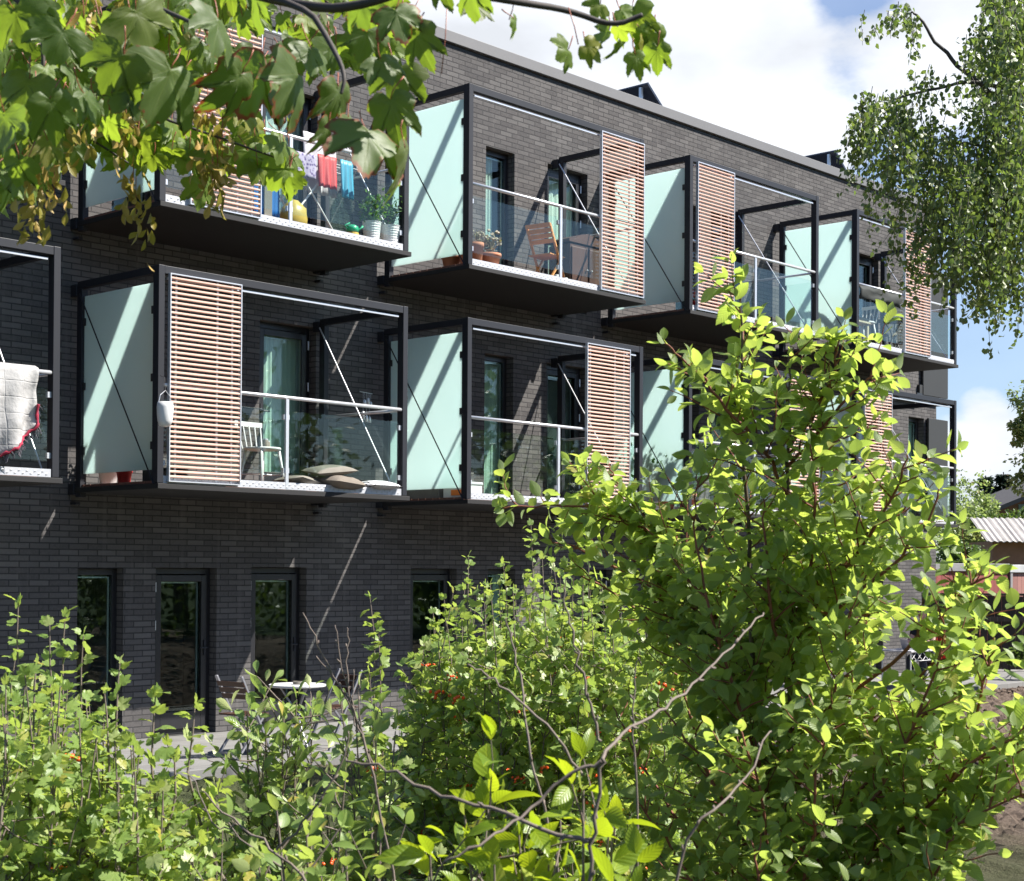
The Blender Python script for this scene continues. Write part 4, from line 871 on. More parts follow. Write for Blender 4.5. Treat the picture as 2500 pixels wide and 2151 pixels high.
# ------------------------------------------------------------------ weeping birch, right
def birch():
    base = at(2420, 1152, 14.5)*[1, 1, 0]; e = empty('birch_tree', base, 0, 'weeping birch with small leaves on hanging strands at the upper right', 'tree')
    tr = MB(); top = base+[.2, .1, 12]; trunk(tr, [base-[0, 0, .1], base+[.05, 0, 3], base+[.0, .1, 6.5], top], .20, .04, 12, 2); o = tr.build('trunk', M['birchbark'], e, smooth=True)
    br = MB(); L = Leaves()
    lims = [([(2420, 500), (2250, 300), (2120, 250), (2000, 190), (1930, 130), (1880, 80), (1850, 30), (1835, 5)], .035), ([(2420, 400), (2200, 250), (2070, 180), (1960, 150), (1880, 170), (1800, 195)], .03), ([(2420, 200), (2250, 60), (2100, 10), (2020, 30), (1990, 60)], .03),
            ([(2420, 600), (2250, 420), (2100, 330), (1980, 290), (1900, 300)], .03), ([(2420, 100), (2200, -80), (2060, -100), (1980, -60)], .03), ([(2420, 700), (2250, 550), (2150, 480), (2050, 450)], .03)]
    for pl, r in lims:
        p = smooth([at(x, y, 14.3) for x, y in pl], 2); p += np.cumsum(rv(len(p), .01), 0); br.tube(p, list(np.linspace(r, .007, len(p))), 6)
    prof = [ # x, top, bottom, count
      (1728, 225, 300, 5), (1745, 200, 360, 9), (1765, 190, 395, 12), (1790, 180, 480, 13), (1815, 180, 420, 12), (1840, 200, 400, 11), (1858, 200, 430, 9), (1885, 230, 600, 11), (1905, 240, 610, 12), (1930, 250, 630, 19), (1955, 260, 640, 21),
      (1980, 250, 690, 24), (2005, 180, 700, 26), (2030, 60, 705, 30), (2055, 20, 690, 32), (2080, 0, 700, 30), (2110, 0, 720, 18), (2150, 0, 720, 18), (2200, 0, 700, 16), (2260, -50, 700, 14),
      (2000, -10, 160, 12), (2025, -60, 200, 18), (2050, -80, 230, 20), (2075, -80, 240, 20), (1975, 60, 200, 7), (1840, 5, 90, 6), (1815, 5, 80, 5), (1790, 10, 70, 4), (1765, 30, 75, 4), (1750, 55, 90, 3), (1860, 30, 110, 4), (1900, 120, 240, 4), (1940, 140, 260, 6), (1975, 150, 280, 7), (1870, 140, 240, 4)]
    for x, yt, yb, n in prof:
        for _ in range(n):
            d = 14.3+rng.normal()*.7; H = (yb-yt)/FPX*d; t0 = rng.random()**1.3; ln = min(H*(1-t0*.75), .5+1.6*rng.random())
            y0 = yt+t0*(yb-yt-ln*FPX/d) if H > ln else yt
            P = at(x+rng.normal()*12, y0+rng.normal()*8, d); q = grow(P, (rng.normal()*.25, rng.normal()*.25, -1), ln, 8, .10, -.05)
            br.tube(q, list(np.linspace(.0035, .0015, len(q))), 4, cap=False)
            m = int(ln/.019); t = rng.random(m)*(len(q)-1); i0 = t.astype(int); f = (t-i0)[:, None]; pp = q[i0]*(1-f)+q[np.minimum(i0+1, len(q)-1)]*f
            pp = pp+rv(m, .03)
            L.add(T_BIRCH, pp, nrmz(rv(m, .55)+[0, 0, -.75]), rv(m), .040+.024*rng.random(m))
    obs = [br.build('branch', M['darkbark'], e, smooth=True), L.build('foliage', M['birch'], e), o]
    for o_ in obs: o_.location = tuple(-base)
M['birchbark'] = bark('birch_bark', (.5, .48, .45), 12)
birch()
# ------------------------------------------------------------------ background beyond the building
def gtree(name, lab, cat, base, blobs, n, leaf, mat, seed, tk=.15, group=None, bk='darkbark', T=None, lean=0.):
    """trunk, limbs to every blob, leaves spread through the blobs' volume in clumps"""
    global rng; keep = rng; rng = np.random.default_rng(seed); base = np.array(base, float)
    e = empty(name, base, 0, lab, cat, group); t = MB(); L = Leaves(); c0 = np.mean([b[0] for b in blobs], 0)
    trunk(t, [base-[0, 0, .2], (base*.6+c0*.4)*[1, 1, 0]+[0, 0, base[2]+(c0[2]-base[2])*.5], c0], tk, tk*.4, 9, 2)
    for c, r in blobs:
        c = np.array(c, float); r = np.array(r, float)*np.ones(3); t.tube(smooth([c0*.5+base*.5*[1, 1, 0]+[0, 0, base[2]*.5], (c0+c)/2, c], 1), list(np.linspace(tk*.35, .01, 4)), 5)
        m = max(6, int(n/len(blobs)/22)); q = nrmz(rv(m))*(.45+.6*rng.random((m, 1))**.5)*r+c
        for p in q:
            k = 22; pp = p+rv(k)*r*.16; D = nrmz(nrmz(pp-c)*.6+rv(k, .6)+[0, 0, -.15]); L.add(T or T_BIRCH, pp, D, rv(k)*.6+[0, 0, 1.], leaf*(.7+.6*rng.random(k)))
    a = t.build('trunk', M[bk], e, smooth=True); b = L.build('crown', mat, e); a.location = b.location = tuple(-base); rng = keep
M['tree1'] = leaf_mat('garden_tree_leaf', (.035, .075, .014), (.085, .15, .03), 1, (.2, .3, .04), tmix=.3)
M['tree2'] = leaf_mat('pale_tree_leaf', (.11, .16, .045), (.20, .26, .09), 1, (.42, .52, .14), tmix=.4)
M['fir'] = leaf_mat('fir_needles', (.012, .025, .014), (.025, .045, .022), 1, (.04, .07, .03), tmix=.15)
g = lambda x, d: at(x, 1152, d)*[1, 1, 0]
def bl(x, y, d, r): return (at(x, y, d), r)
gtree('garden_tree', 'light green bushy tree just past the far corner of the building', 'tree', g(1950, 48), [bl(1950, 1010, 48, (.8, .8, .8)), bl(1930, 1060, 47, .9), bl(1965, 1075, 47, .7), bl(1985, 1030, 48, .45), bl(1940, 1120, 46, .9), bl(1890, 1100, 47, 1.2), bl(1980, 1110, 46, .5)], 7000, .10, M['tree2'], 51, .12)
for k, (x, y0, h, lab) in enumerate(((1994, 962, 1, 'dark fir tree on the horizon, left of the pair'), (2030, 955, 1, 'dark fir tree on the horizon, right of the pair'))):
    b = g(x, 88); tp = at(x, y0, 88)[2]; e = empty('fir_tree', b, 0, lab, 'tree', 'fir trees beyond the gardens'); t = MB(); t.tube([(0, 0, 0), (0, 0, tp)], [.2, .03], 7); t.build('trunk', M['darkbark'], e); L = Leaves()
    for i in range(30):
        z = tp*(.12+.88*i/30); rr = (tp-z)*.26+.08; m = 9
        for j in range(m):
            a = rng.random()*6.28; d = np.array([math.cos(a), math.sin(a), -.25]); n_ = 14; tt = rng.random(n_)[:, None]; L.add(T_OBOV, np.array([0, 0, z])+d*tt*rr+rv(n_, .05), nrmz(d+rv(n_, .35)), [0, 0, 1.]+rv(n_, .3), .34)
    L.build('crown', M['fir'], e)
gtree('robinia_tree', 'feathery light green tree at the right edge, beside the brick house', 'tree', g(2230, 27), [bl(2085, 800, 27, .32), bl(2090, 860, 27, .30), bl(2060, 878, 27, .16), bl(2095, 955, 27, .42), bl(2078, 975, 27, .22), bl(2140, 900, 27, .6), bl(2170, 800, 27, .7), bl(2190, 980, 27, .8), bl(2200, 700, 27, .6)], 5000, .075, M['tree2'], 53, .14)
gtree('garden_shrub', 'rounded green hedge shrub between the two brick houses', 'shrub', g(2040, 46), [bl(2000, 1062, 46, (.5, .5, .22)), bl(2030, 1058, 46, (.5, .5, .25)), bl(2060, 1055, 46, (.5, .5, .28)), bl(2090, 1050, 46, .35)], 3500, .08, M['tree1'], 54, .06)
gtree('garden_shrub', 'dark green bush behind the red shed, against the corner of the building', 'shrub', g(1950, 40), [bl(1935, 1120, 40, .35), bl(1960, 1130, 40, .3), bl(1920, 1150, 40, .4), bl(1975, 1125, 40, .22)], 3500, .07, M['tree1'], 55, .06)
gtree('garden_shrub', 'low sunlit weeds at the foot of the dark fence on the right', 'shrub', onZ(2070, 1350, 0), [bl(2050, 1330, 29, .12), bl(2075, 1325, 29, .16), bl(2100, 1325, 29, .2)], 1500, .06, M['tree1'], 56, .01)
# houses
def gable(x0, d, w, dep, zw, zr, zb=0, base=None): pass
M['redbrick'] = simple('red_brick', (.30, .12, .075), .85, 0, .25, 9); M['orange_wall'] = simple('orange_brick', (.36, .17, .10), .85, 0, .3, 6); M['roofdark'] = simple('dark_roof', (.05, .045, .045), .8, 0, .2, 6)
def eternit():
    t = NT('corrugated_sheets'); v = t.obj(); n = t.noise(3, 5, v); return t.end(t.n('ShaderNodeBsdfPrincipled', {'Base Color': t.mixc(n, C(.22, .2, .19), C(.5, .47, .44)), 'Roughness': .9, 'Normal': t.bump(t.noise(40, 3, v), .3, .01)}).outputs[0])
M['eternit'] = eternit()
ux = RT*[1, 1, 0]; ux = ux/np.linalg.norm(ux); uy = FW*[1, 1, 0]; uy /= np.linalg.norm(uy)
rzc = math.atan2(ux[1], ux[0])
# brick house with deep eaves
h0 = at(2022, 1152, 56)*[1, 1, 0]; e = empty('brick_house', h0, rzc, 'red brick house with dark overhanging eaves beyond the gardens', 'house')
zt = at(2026, 1003, 56)[2]; m = MB(); m.add([(0, 0, 0), (7, 0, 0), (7, 6, 0), (0, 6, 0), (0, 0, zt-.35), (7, 0, zt-.35), (7, 6, zt-.35), (0, 6, zt-.35), (3.5, 0, zt+1.0), (3.5, 6, zt+1.0)], [(0, 1, 5, 8, 4), (3, 2, 6, 9, 7)[::-1], (0, 4, 7, 3), (1, 2, 6, 5)]); m.build('wall', M['redbrick'], e)
m = MB(); m.add([(-.75, -.6, zt-.62), (3.5, -.6, zt+1.12), (3.5, 6.5, zt+1.12), (-.75, 6.5, zt-.62), (7.7, -.6, zt-.62), (7.7, 6.5, zt-.62)], [(0, 1, 2, 3), (1, 4, 5, 2)]); m.build('roof', M['roofdark'], e, solid=.14)
m = MB(); m.box(.66, 2.1, -.04, -.001, zt-1.15, zt-.30); m.build('window', M['shutter2'] if 'shutter2' in M else M['frost'], e)
# outbuilding with corrugated roof
h0 = at(2008, 1152, 43)*[1, 1, 0]; e = empty('outbuilding', h0, rzc, 'small ivy covered brick outbuilding with a corrugated sheet roof', 'shed')
ze = at(2008, 1093, 43)[2]; zr = at(2008, 1070, 43)[2]+.12; m = MB(); m.box(0, 5, 0, 2.5, 0, ze-.03); m.build('wall', M['orange_wall'], e)
m = MB(); n = 110; P = [[(-.25+5.5*i/n, -.35+q*1.6, ze-.04+q*(zr-ze+.25)+.022*math.sin(i*1.9)) for i in range(n+1)] for q in (0, .5, 1)]; m.grid(P); m.build('roof', M['eternit'], e, solid=.02)
L = Leaves(); k = 1400; pp = np.stack([rng.random(k)*4.6+.1, -.04-rng.random(k)*.05, rng.random(k)*(ze-.75)+.2*rng.random(k)], 1); L.add(T_BIRCH, pp, rv(k)*.5+[0, 0, -1], rv(k)*.4+[0, -1, .3], .11); L.build('ivy', M['tree2'], e)
# red boarded shed with pale fascia
def boards(name, c, w=.11):
    t = NT(name); v = t.obj(); sp = t.n('ShaderNodeSeparateXYZ', {0: v}); u = t.math('ADD', sp.outputs[0], sp.outputs[1]); f = t.math('FRACT', t.math('DIVIDE', u, w)); gp = t.mr(t.math('ABSOLUTE', t.math('SUBTRACT', f, .5)), .44, .5, 0, 1)
    wn_ = t.n('ShaderNodeTexWhiteNoise', {'W': t.math('FLOOR', t.math('DIVIDE', u, w))}, noise_dimensions='1D').outputs['Value']
    col = t.mixc(wn_, C(*[x*.8 for x in c]), C(*[x*1.15 for x in c])); col = t.mixc(t.math('MULTIPLY', t.noise(8, 5, v), .4), col, C(*[x*.6 for x in c])); col = t.mixc(t.math('MULTIPLY', gp, .7), col, C(*[x*.25 for x in c]))
    return t.end(t.n('ShaderNodeBsdfPrincipled', {'Base Color': col, 'Roughness': .8, 'Normal': t.bump(t.math('MULTIPLY', gp, -1), .5, .01)}).outputs[0])
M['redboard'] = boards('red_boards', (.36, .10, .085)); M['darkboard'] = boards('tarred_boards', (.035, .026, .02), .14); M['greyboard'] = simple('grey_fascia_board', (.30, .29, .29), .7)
M['sunlit_redboard'] = boards('sunlit_red_boards', (.42, .20, .17)); M['sunlit_greyboard'] = simple('sunlit_fascia_board', (.55, .55, .55), .7)  # paler boards and fascia: sunlight on the shed's right side put into the colour
cx = at(2043, 1152, 34.5)*[1, 1, 0]; zt = at(2043, 1141, 34.5)[2]
for x0, x1, dz, w_m, f_m, lab in ((-5.0, -.05, 0, 'redboard', 'greyboard', 'red boarded flat roofed shed with a grey fascia behind the dark fence'), (.0, 5.0, -.02, 'sunlit_redboard', 'sunlit_greyboard', 'sunlit part of the red boarded shed, sunlight coloured in as salmon and white, at the right edge behind the dark fence')):
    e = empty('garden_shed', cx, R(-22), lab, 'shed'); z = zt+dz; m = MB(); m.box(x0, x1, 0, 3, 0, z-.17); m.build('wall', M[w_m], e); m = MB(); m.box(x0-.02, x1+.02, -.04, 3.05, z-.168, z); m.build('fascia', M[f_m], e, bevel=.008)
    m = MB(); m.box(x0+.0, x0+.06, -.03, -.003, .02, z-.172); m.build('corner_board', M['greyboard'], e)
# dark fence
a = onZ(1840, 1346, 0); a = at(1840, 1152, 31.5)*[1, 1, 0]; e = empty('board_fence', a, rzc, 'tall dark tarred board fence across the end of the garden', 'fence')
zt = at(2050, 1201, 31.5)[2]; m = MB(); x = 0.; r2 = random.Random(4)
while x < 7.5: m.box(x, x+.132, 0, .022, .03+r2.random()*.02, zt-.06+r2.random()*.015); x += .14
m.build('fence_boards', M['darkboard'], e)
m = MB(); m.box(0, 7.5, -.03, .05, zt-.045, zt); m.build('cap_rail', M['darkboard'], e); 
for zz in (.35, zt-.55): m = MB(); m.box(0, 7.5, -.05, -.002, zz, zz+.09); m.build('rail', M['darkboard'], e)
for xx in (.0, 1.9, 3.8, 5.7, 7.45): m = MB(); m.box(xx, xx+.1, .024, .12, 0, zt-.05); m.build('post', M['darkboard'], e)
# garden trees south-east of the lawn: seen as reflections in the panes; last three added to block sky light
for k, (x, y, h, r) in enumerate(((24, -17, 8, 2.8), (31, -24, 10, 3.4), (17, -24, 8.5, 3.0), (24, -31, 11, 4.0), (38, -16, 10, 3.6), (9, -27, 9, 3.2), (1, -27, 13, 4.5), (-9, -27, 14, 5), (-20, -20, 13, 4.5))):
    gtree('garden_tree', ['broad', 'tall', 'round', 'high', 'spreading', 'slim', 'added sky-blocking full', 'added sky-blocking bushy', 'added sky-blocking leafy'][k]+' garden tree across the lawn behind the photographer, facing the building', 'tree', (x, y, 0), [((x, y, h-r), (r, r, r*.8)), ((x+r*.6, y, h-r*1.5), r*.7), ((x-r*.6, y+.5, h-r*1.5), r*.7), ((x, y-r*.5, h-r*1.7), r*.7), ((x, y+.5, h-r*2.0), r*.8)], 1500, .38, M['tree1'], 60+k, .22, 'trees along the far side of the lawn')

e = empty('added_hedge', (22, -21, 0), 0, 'unseen long dark hedge added across the lawn to darken the ground floor reflections', 'hedge'); L = Leaves()  # unseen hedge, added so the low panes mirror something dark
k = 9000; L.add(T_BIRCH, np.stack([rng.random(k)*44-22, rng.normal(size=k)*.45, rng.random(k)*3.2], 1), rv(k), rv(k)+[0, 0, 1], .22); L.build('foliage', M['tree1'], e); m = MB()
for q in range(22): m.tube([(-21+2*q, 0, 0), (-21+2*q+.1, 0, 2.6)], [.04, .02], 6)
m.build('stem', M['darkbark'], e)
# ------------------------------------------------------------------ things on the balconies
ZFM, ZFT = ZM+.087, ZT+.087
def fx(xv, Y, yv=700): return onY(xv, yv, Y)[0]
def leg4(e, hw, hd, h, mat, r0=.014, r1=.011, splay=.03, top=.0):
    for sx in (-1, 1):
        for sy in (-1, 1):
            m = MB(); m.tube([(sx*(hw+splay), sy*(hd+splay), 0), (sx*hw, sy*hd, h-top)], [r1, r0], 8); m.build('leg', mat, e, smooth=True)
def spindle_chair(loc, rz, lab, mat, group=None, n=5):
    """faces +x"""
    e = empty('spindle_chair', loc, rz, lab, 'chair', group)
    m = MB(); P = []
    m.lathe([(.001, 0), (.19, .0), (.215, .012), (.21, .03), (.10, .022), (.001, .02)], 24, (0, 0, .43)); s = m.build('seat', mat, e, smooth=True); s.scale = (1.0, .98, 1)
    leg4(e, .13, .13, .435, mat, .017, .013, .055)
    b = MB()
    for k in range(n):
        y = -.15+.30*k/(n-1); b.tube([(-.16-.01*math.cos(y*8), y, .445), (-.225, y*1.18, .715)], .0085, 7)
    for sg in (0,): b.grid([[(-.228-.02*(1-(q/.2)**2), q, z) for q in np.linspace(-.21, .21, 9)] for z in (.71, .765)])
    b.build('backrest', mat, e, solid=.018)
    t = MB(); t.tube([(-.155, -.15, .16), (.155, -.15, .16)], .009, 6); t.build('stretcher', mat, e); t = MB(); t.tube([(-.155, .15, .16), (.155, .15, .16)], .009, 6); t.build('stretcher', mat, e); t = MB(); t.tube([(0, -.15, .16), (0, .15, .16)], .009, 6); t.build('stretcher', mat, e)
    return e
def folding_chair(loc, rz, lab, wood, group=None, slats=4, fr=None):
    """faces +x"""
    fr = fr or wood; e = empty('folding_chair', loc, rz, lab, 'chair', group)
    for y in (-.19, .19):
        m = MB(); m.bar((.24, y, 0), (-.20, y*.98, .84), .022, .034, (0, 1, 0)); m.build('back_frame', fr, e, bevel=.003)
        m = MB(); m.bar((-.22, y*.82, 0), (.16, y*.82, .44), .02, .032, (0, 1, 0)); m.build('leg', fr, e, bevel=.003)
    for z in (.10,): m = MB(); m.bar((-.18, -.155, .05), (-.18, .155, .05), .02, .02); m.build('stretcher', fr, e)
    m = MB()
    for k in range(7): x = -.17+.054*k; m.box(x, x+.042, -.18, .18, .435, .450)
    m.build('seat', wood, e, bevel=.003); m = MB()
    for k in range(slats):
        z = .60+.065*k; xx = .24-(z/.84)*.44-.012; m.add([(xx, -.2, z), (xx, .2, z), (xx-.012, .2, z), (xx-.012, -.2, z), (xx-.024, -.2, z+.052), (xx-.024, .2, z+.052), (xx-.036, .2, z+.052), (xx-.036, -.2, z+.052)], [(0, 1, 2, 3), (7, 6, 5, 4), (0, 4, 5, 1), (1, 5, 6, 2), (2, 6, 7, 3), (3, 7, 4, 0)])
    m.build('backrest', wood, e, bevel=.002)
    return e
def round_table(loc, lab, r, h, top, legm, group=None, dish=True):
    e = empty('bistro_table', loc, 0, lab, 'table', group); m = MB(); m.lathe([(.001, h-.025), (r-.01, h-.025), (r, h-.015), (r, h), (r-.012, h+.003), (.001, h)], 32); m.build('tabletop', top, e)
    for k in range(3):
        a = k*2.09+.4; m = MB(); c, s = math.cos(a), math.sin(a); m.tube(smooth([(c*.26, s*.26, 0), (c*.05, s*.05, .3), (c*.02, s*.02, .45), (c*.18, s*.18, h-.03)], 2), .010, 7); m.build('leg', legm, e, smooth=True)
    m = MB(); m.lathe([(.05, .40), (.055, .41), (.05, .42)], 16); m.build('ring', legm, e); return e
def pot(loc, r, h, lab, mat, plant=None, lsz=.05, ph=.25, pr=.16, n=120, T=None, flowers=None, ribs=False, seed=0, name='flower_pot'):
    e = empty(name, loc, 0, lab, 'potted plant' if plant else 'pot'); m = MB(); pf = [(r*.70, 0), (r*.72, .005)]
    if ribs:
        for k in range(8): z = h*(.1+.85*k/8); rr = r*(.72+.24*z/h); pf += [(rr, z), (rr+.004, z+h*.03), (rr, z+h*.06)]
    else: pf += [(r*.9, h*.80), (r*1.0, h*.80), (r*1.0, h)]
    pf += [(r*1.0, h), (r*.92, h), (r*.90, h*.86), (.001, h*.86)]
    m.lathe(pf, 22); m.build('pot', mat, e, smooth=not ribs)
    if plant:
        r2 = np.random.default_rng(seed); L = Leaves(); s = MB()
        for k in range(max(6, n//12)):
            a = r2.random()*6.28; q = grow((0, 0, h*.86), (math.cos(a)*pr/ph*.7*r2.random(), math.sin(a)*pr/ph*.7*r2.random(), 1), ph*(.6+.5*r2.random()), 5, .12); s.tube(q, [.004]*5+[.0015], 4)
            kk = max(4, n//max(6, n//12)); ii = r2.integers(2, 6, kk); L.add(T or T_OV, q[ii]+r2.normal(size=(kk, 3))*pr*.16, r2.normal(size=(kk, 3))+[0, 0, .4], r2.normal(size=(kk, 3))+[0, 0, 1], lsz*(.7+.5*r2.random(kk)))
        s.build('stem', M['brownbark'], e); L.build('leaves', plant, e)
        if flowers:
            f = MB(); 
            for k in range(26): a = r2.random()*6.28; z = h+ph*(.5+.6*r2.random()); rr = pr*(.5+.5*r2.random()); f.blob((math.cos(a)*rr, math.sin(a)*rr, z), .022, .022, .018, 7, 5, .5, k)
            f.build('blossoms', flowers, e)
    return e
def cloth(name, lab, cat, O, U, V_, nu, nv, wave, mat, parent=None, thick=.004, shape=None, freq=9., seed=0):
    """hanging cloth: O top left, U across, V_ down"""
    O, U, V_ = map(lambda a: np.array(a, float), (O, U, V_)); N = nrmz(np.cross(U, V_)); P = []
    for j in range(nv+1):
        row = []
        for i in range(nu+1):
            a, b = i/nu, j/nv; a2 = a
            ln = shape(a) if shape else 1.
            row.append(U*a2+V_*b*ln+N*wave*(math.sin(a*freq*2+b*1.3+seed)*.6+math.sin(a*freq*4.7+seed*2+b*2.)*.3)*(.25+b))
        P.append(row)
    m = MB(); m.grid(P); e = m.build(name, mat, None, smooth=True, solid=thick); e.location = tuple(O); return tag(e, lab, cat) if lab else e
def cushion(loc, rot, sx, sy, sz, lab, mat):
    m = MB(); n = 14; P = []
    for sgn in (1, -1):
        G = [[(sx*(u), sy*(v), sgn*sz*((1-u*u)*(1-v*v))**.45*(1+.06*math.sin(7*u+3*v))) for u in np.linspace(-1, 1, n+1)] for v in np.linspace(-1, 1, n+1)]
        G = G if sgn > 0 else G[::-1]; m.grid(G)
    o = m.build('cushion', mat, None, smooth=True); o.location = tuple(loc); o.rotation_euler = rot; tag(o, lab, 'cushion'); return o
def zebra():
    t = NT('zebra_print'); v = t.obj(); w = t.n('ShaderNodeTexWave', {'Vector': v, 'Scale': 9., 'Distortion': 7., 'Detail': 1.}).outputs['Fac']
    return t.end(t.n('ShaderNodeBsdfPrincipled', {'Base Color': t.mixc(t.mr(w, .45, .55, 0, 1), C(.03, .03, .04), C(.8, .8, .82)), 'Roughness': .9}).outputs[0])
M['zebra'] = zebra(); M['beige'] = simple('beige_linen', (.17, .155, .13), .9, 0, .15, 10, .6); M['beige2'] = simple('sand_linen', (.16, .135, .11), .9, 0, .15, 10, .6)
M['wood'] = simple('oiled_wood', (.66, .30, .10), .5, 0, .25, 14); M['darkwood'] = simple('dark_brown_wood', (.06, .026, .015), .5, 0, .3, 8); M['palewood'] = simple('weathered_slats', (.42, .36, .24), .7, 0, .2, 9)
def quilt_mat():
    t = NT('quilted_cotton'); v = t.obj(); sp = t.n('ShaderNodeSeparateXYZ', {0: v}); f = t.math('FRACT', t.math('DIVIDE', sp.outputs[2], .155)); g = t.math('FRACT', t.math('DIVIDE', sp.outputs[0], .19))
    ln = t.math('MAXIMUM', t.mr(t.math('ABSOLUTE', t.math('SUBTRACT', f, .5)), .45, .5, 0, 1), t.mr(t.math('ABSOLUTE', t.math('SUBTRACT', g, .5)), .46, .5, 0, 1))
    h = t.math('SUBTRACT', t.math('MULTIPLY', t.noise(11, 4, v), .9), t.math('MULTIPLY', ln, .2)); return t.end(t.n('ShaderNodeBsdfPrincipled', {'Base Color': t.mixc(t.math('MULTIPLY', ln, .03), C(.33, .325, .32), C(.12, .12, .12)), 'Roughness': .95, 'Normal': t.bump(h, .9, .02)}).outputs[0])
M['quilt'] = quilt_mat(); M['redknit'] = simple('red_fringe', (.30, .012, .04), .8, 0, .3, 60, .6); M['greyknit'] = simple('grey_fringe', (.10, .095, .11), .9, 0, .4, 60, .6)
M['blue'] = simple('blue_cloth', (.012, .12, .36), .45, 0, .2, 8); M['red'] = simple('red_cloth', (.42, .03, .03), .6, 0, .2, 8); M['cyan'] = simple('turquoise_cloth', (.03, .24, .36), .5, 0, .2, 8); M['whitecloth'] = simple('white_cotton', (.45, .44, .47), .8, 0, .05, 6)
def purp():
    t = NT('purple_print'); v = t.obj(); n = t.n('ShaderNodeTexVoronoi', {'Vector': v, 'Scale': 26.}).outputs['Distance']; return t.end(t.n('ShaderNodeBsdfPrincipled', {'Base Color': t.mixc(t.mr(n, .25, .5, 0, 1), C(.09, .06, .16), C(.32, .28, .38)), 'Roughness': .9}).outputs[0])
M['purple'] = purp(); M['yellow'] = simple('yellow_plastic', (.42, .30, .06), .4, 0, .1, 5); M['greenp'] = simple('green_plastic', (.02, .33, .16), .35, 0, .1, 5); M['canvas'] = simple('grey_canvas', (.022, .026, .024), .85, 0, .2, 5)
M['metalgreen'] = simple('dark_painted_iron', (.04, .05, .05), .45, 0, .1, 8); M['card'] = simple('grey_box_board', (.12, .115, .11), .8, 0, .2, 5); M['dry'] = leaf_mat('dried_flower_leaf', (.20, .17, .09), (.36, .31, .18), 1, (.3, .28, .12), tmix=.25); M['hydr'] = simple('dried_hydrangea', (.42, .36, .28), .9, 0, .3, 40)
M['herb'] = leaf_mat('herb_leaf', (.03, .09, .02), (.07, .17, .035), 1, (.15, .32, .04), tmix=.3); M['orange'] = simple('orange_label', (.75, .2, .03), .5, 0, .1, 5)

# middle row, second balcony: white chair with jars, cushions, lantern
cx_ = fx(522, -1.0, 930)
spindle_chair((cx_+.06, -1.0, ZFM), R(-85), 'white spindle-back chair behind the glass, two jars on its seat', M['white'])
for k, (dx, dy, r, h, lab) in enumerate(((.08, -.03, .032, .10, 'pale grey lidded jar on the white spindle chair, left of the two'), (.15, .03, .036, .085, 'pale glass jar on the white spindle chair, right of the two'))):
    e = empty('jar', (cx_+dx, -1.0+dy, ZFM+.462), 0, lab, 'jar', 'jars on the white chair'); m = MB(); m.lathe([(r*.9, 0), (r, .01), (r, h*.8), (r*.9, h*.85)], 16); m.build('glass_body', M['beige'], e, smooth=True); m = MB(); m.lathe([(r*.95, h*.851), (r*.95, h)], 16); m.build('lid', M['galv'], e)
x0 = fx(675, -1.45, 970)
cushion((x0+.12, -1.42, ZFM+.09), (R(4), R(3), R(12)), .27, .2, .085, 'plump sand coloured cushion at the bottom of the stack by the glass', M['beige2'])
cushion((x0+.02, -1.36, ZFM+.225), (R(8), R(-6), R(-6)), .27, .19, .06, 'flat beige cushion lying on top of the plump sand coloured one', M['beige'])
cushion((fx(603, -1.3, 980), -1.30, ZFM+.075), (R(-5), R(6), R(20)), .24, .2, .06, 'crumpled grey-beige cushion between the baluster and the cushion stack', M['beige'])
cushion((fx(765, -1.42, 985), -1.42, ZFM+.085), (R(3), R(0), R(4)), .24, .17, .055, 'black and white zebra striped cushion by the right post', M['zebra'])
lp = onY(334, 838, -1.66); e = empty('hanging_lantern', lp, 0, 'white jug-shaped lantern hanging from the left edge of the slatted screen', 'lantern'); m = MB()
m.lathe([(.02, -.13), (.055, -.12), (.075, -.07), (.082, 0), (.085, .07), (.078, .12), (.06, .125), (.06, .11), (.001, .10)], 20); m.build('shade', M['white'], e, smooth=True)
m = MB(); m.tube([(-.08, 0, .11), (-.06, 0, .19), (0.0, 0, .24), (.055, .0, .19), (.08, 0, .11)], .004, 6); m.build('handle', M['galv'], e); m = MB(); m.tube([(0, 0, .24), (.01, .03, .38)], .003, 5); m.tube([(.0, .03, .38), (.0, .09, .40)], .004, 5); m.build('cord', M['black'], e)
# hanging mobile of tins in front of the side wall
hp = onY(738, 800, -.35); e = empty('wind_chime', hp, 0, 'wind chime of small metal cups hanging beside the diagonal rod', 'wind chime')
for k, (dx, dz, ln) in enumerate(((0, -.05, .08), (.09, -.02, .09), (.16, -.06, .07), (.05, -.24, .09), (-.04, -.20, .11), (.13, -.25, .08))):
    m = MB(); m.lathe([(.001, dz), (.016, dz-.01), (.024, dz-ln)], 10, (dx, dx*.4, 0)); m.build('cup', M['galv'], e, smooth=True)
m = MB(); m.tube([(-.08, 0, .04), (.2, .08, .04)], .004, 5); [m.tube([(dx, dx*.4, .04), (dx, dx*.4, dz)], .0015, 4) for dx, dz in ((0, -.05), (.09, -.02), (.16, -.06), (.05, -.24), (-.04, -.2), (.13, -.25))]; m.build('cord', M['galv'], e)
pot((.28, -.20, ZFM), .12, .2, 'potted plant seen as a shadow through the frosted screen of the lower second balcony', M['white'], M['herb'], .06, .55, .16, 160, T_OV, seed=2)
pot((.25, -.55, ZFM), .09, .15, 'small red pot under the frosted screen, beside the shadowed plant', M['red'], M['herb'], .04, .25, .10, 60, T_OV, seed=3)
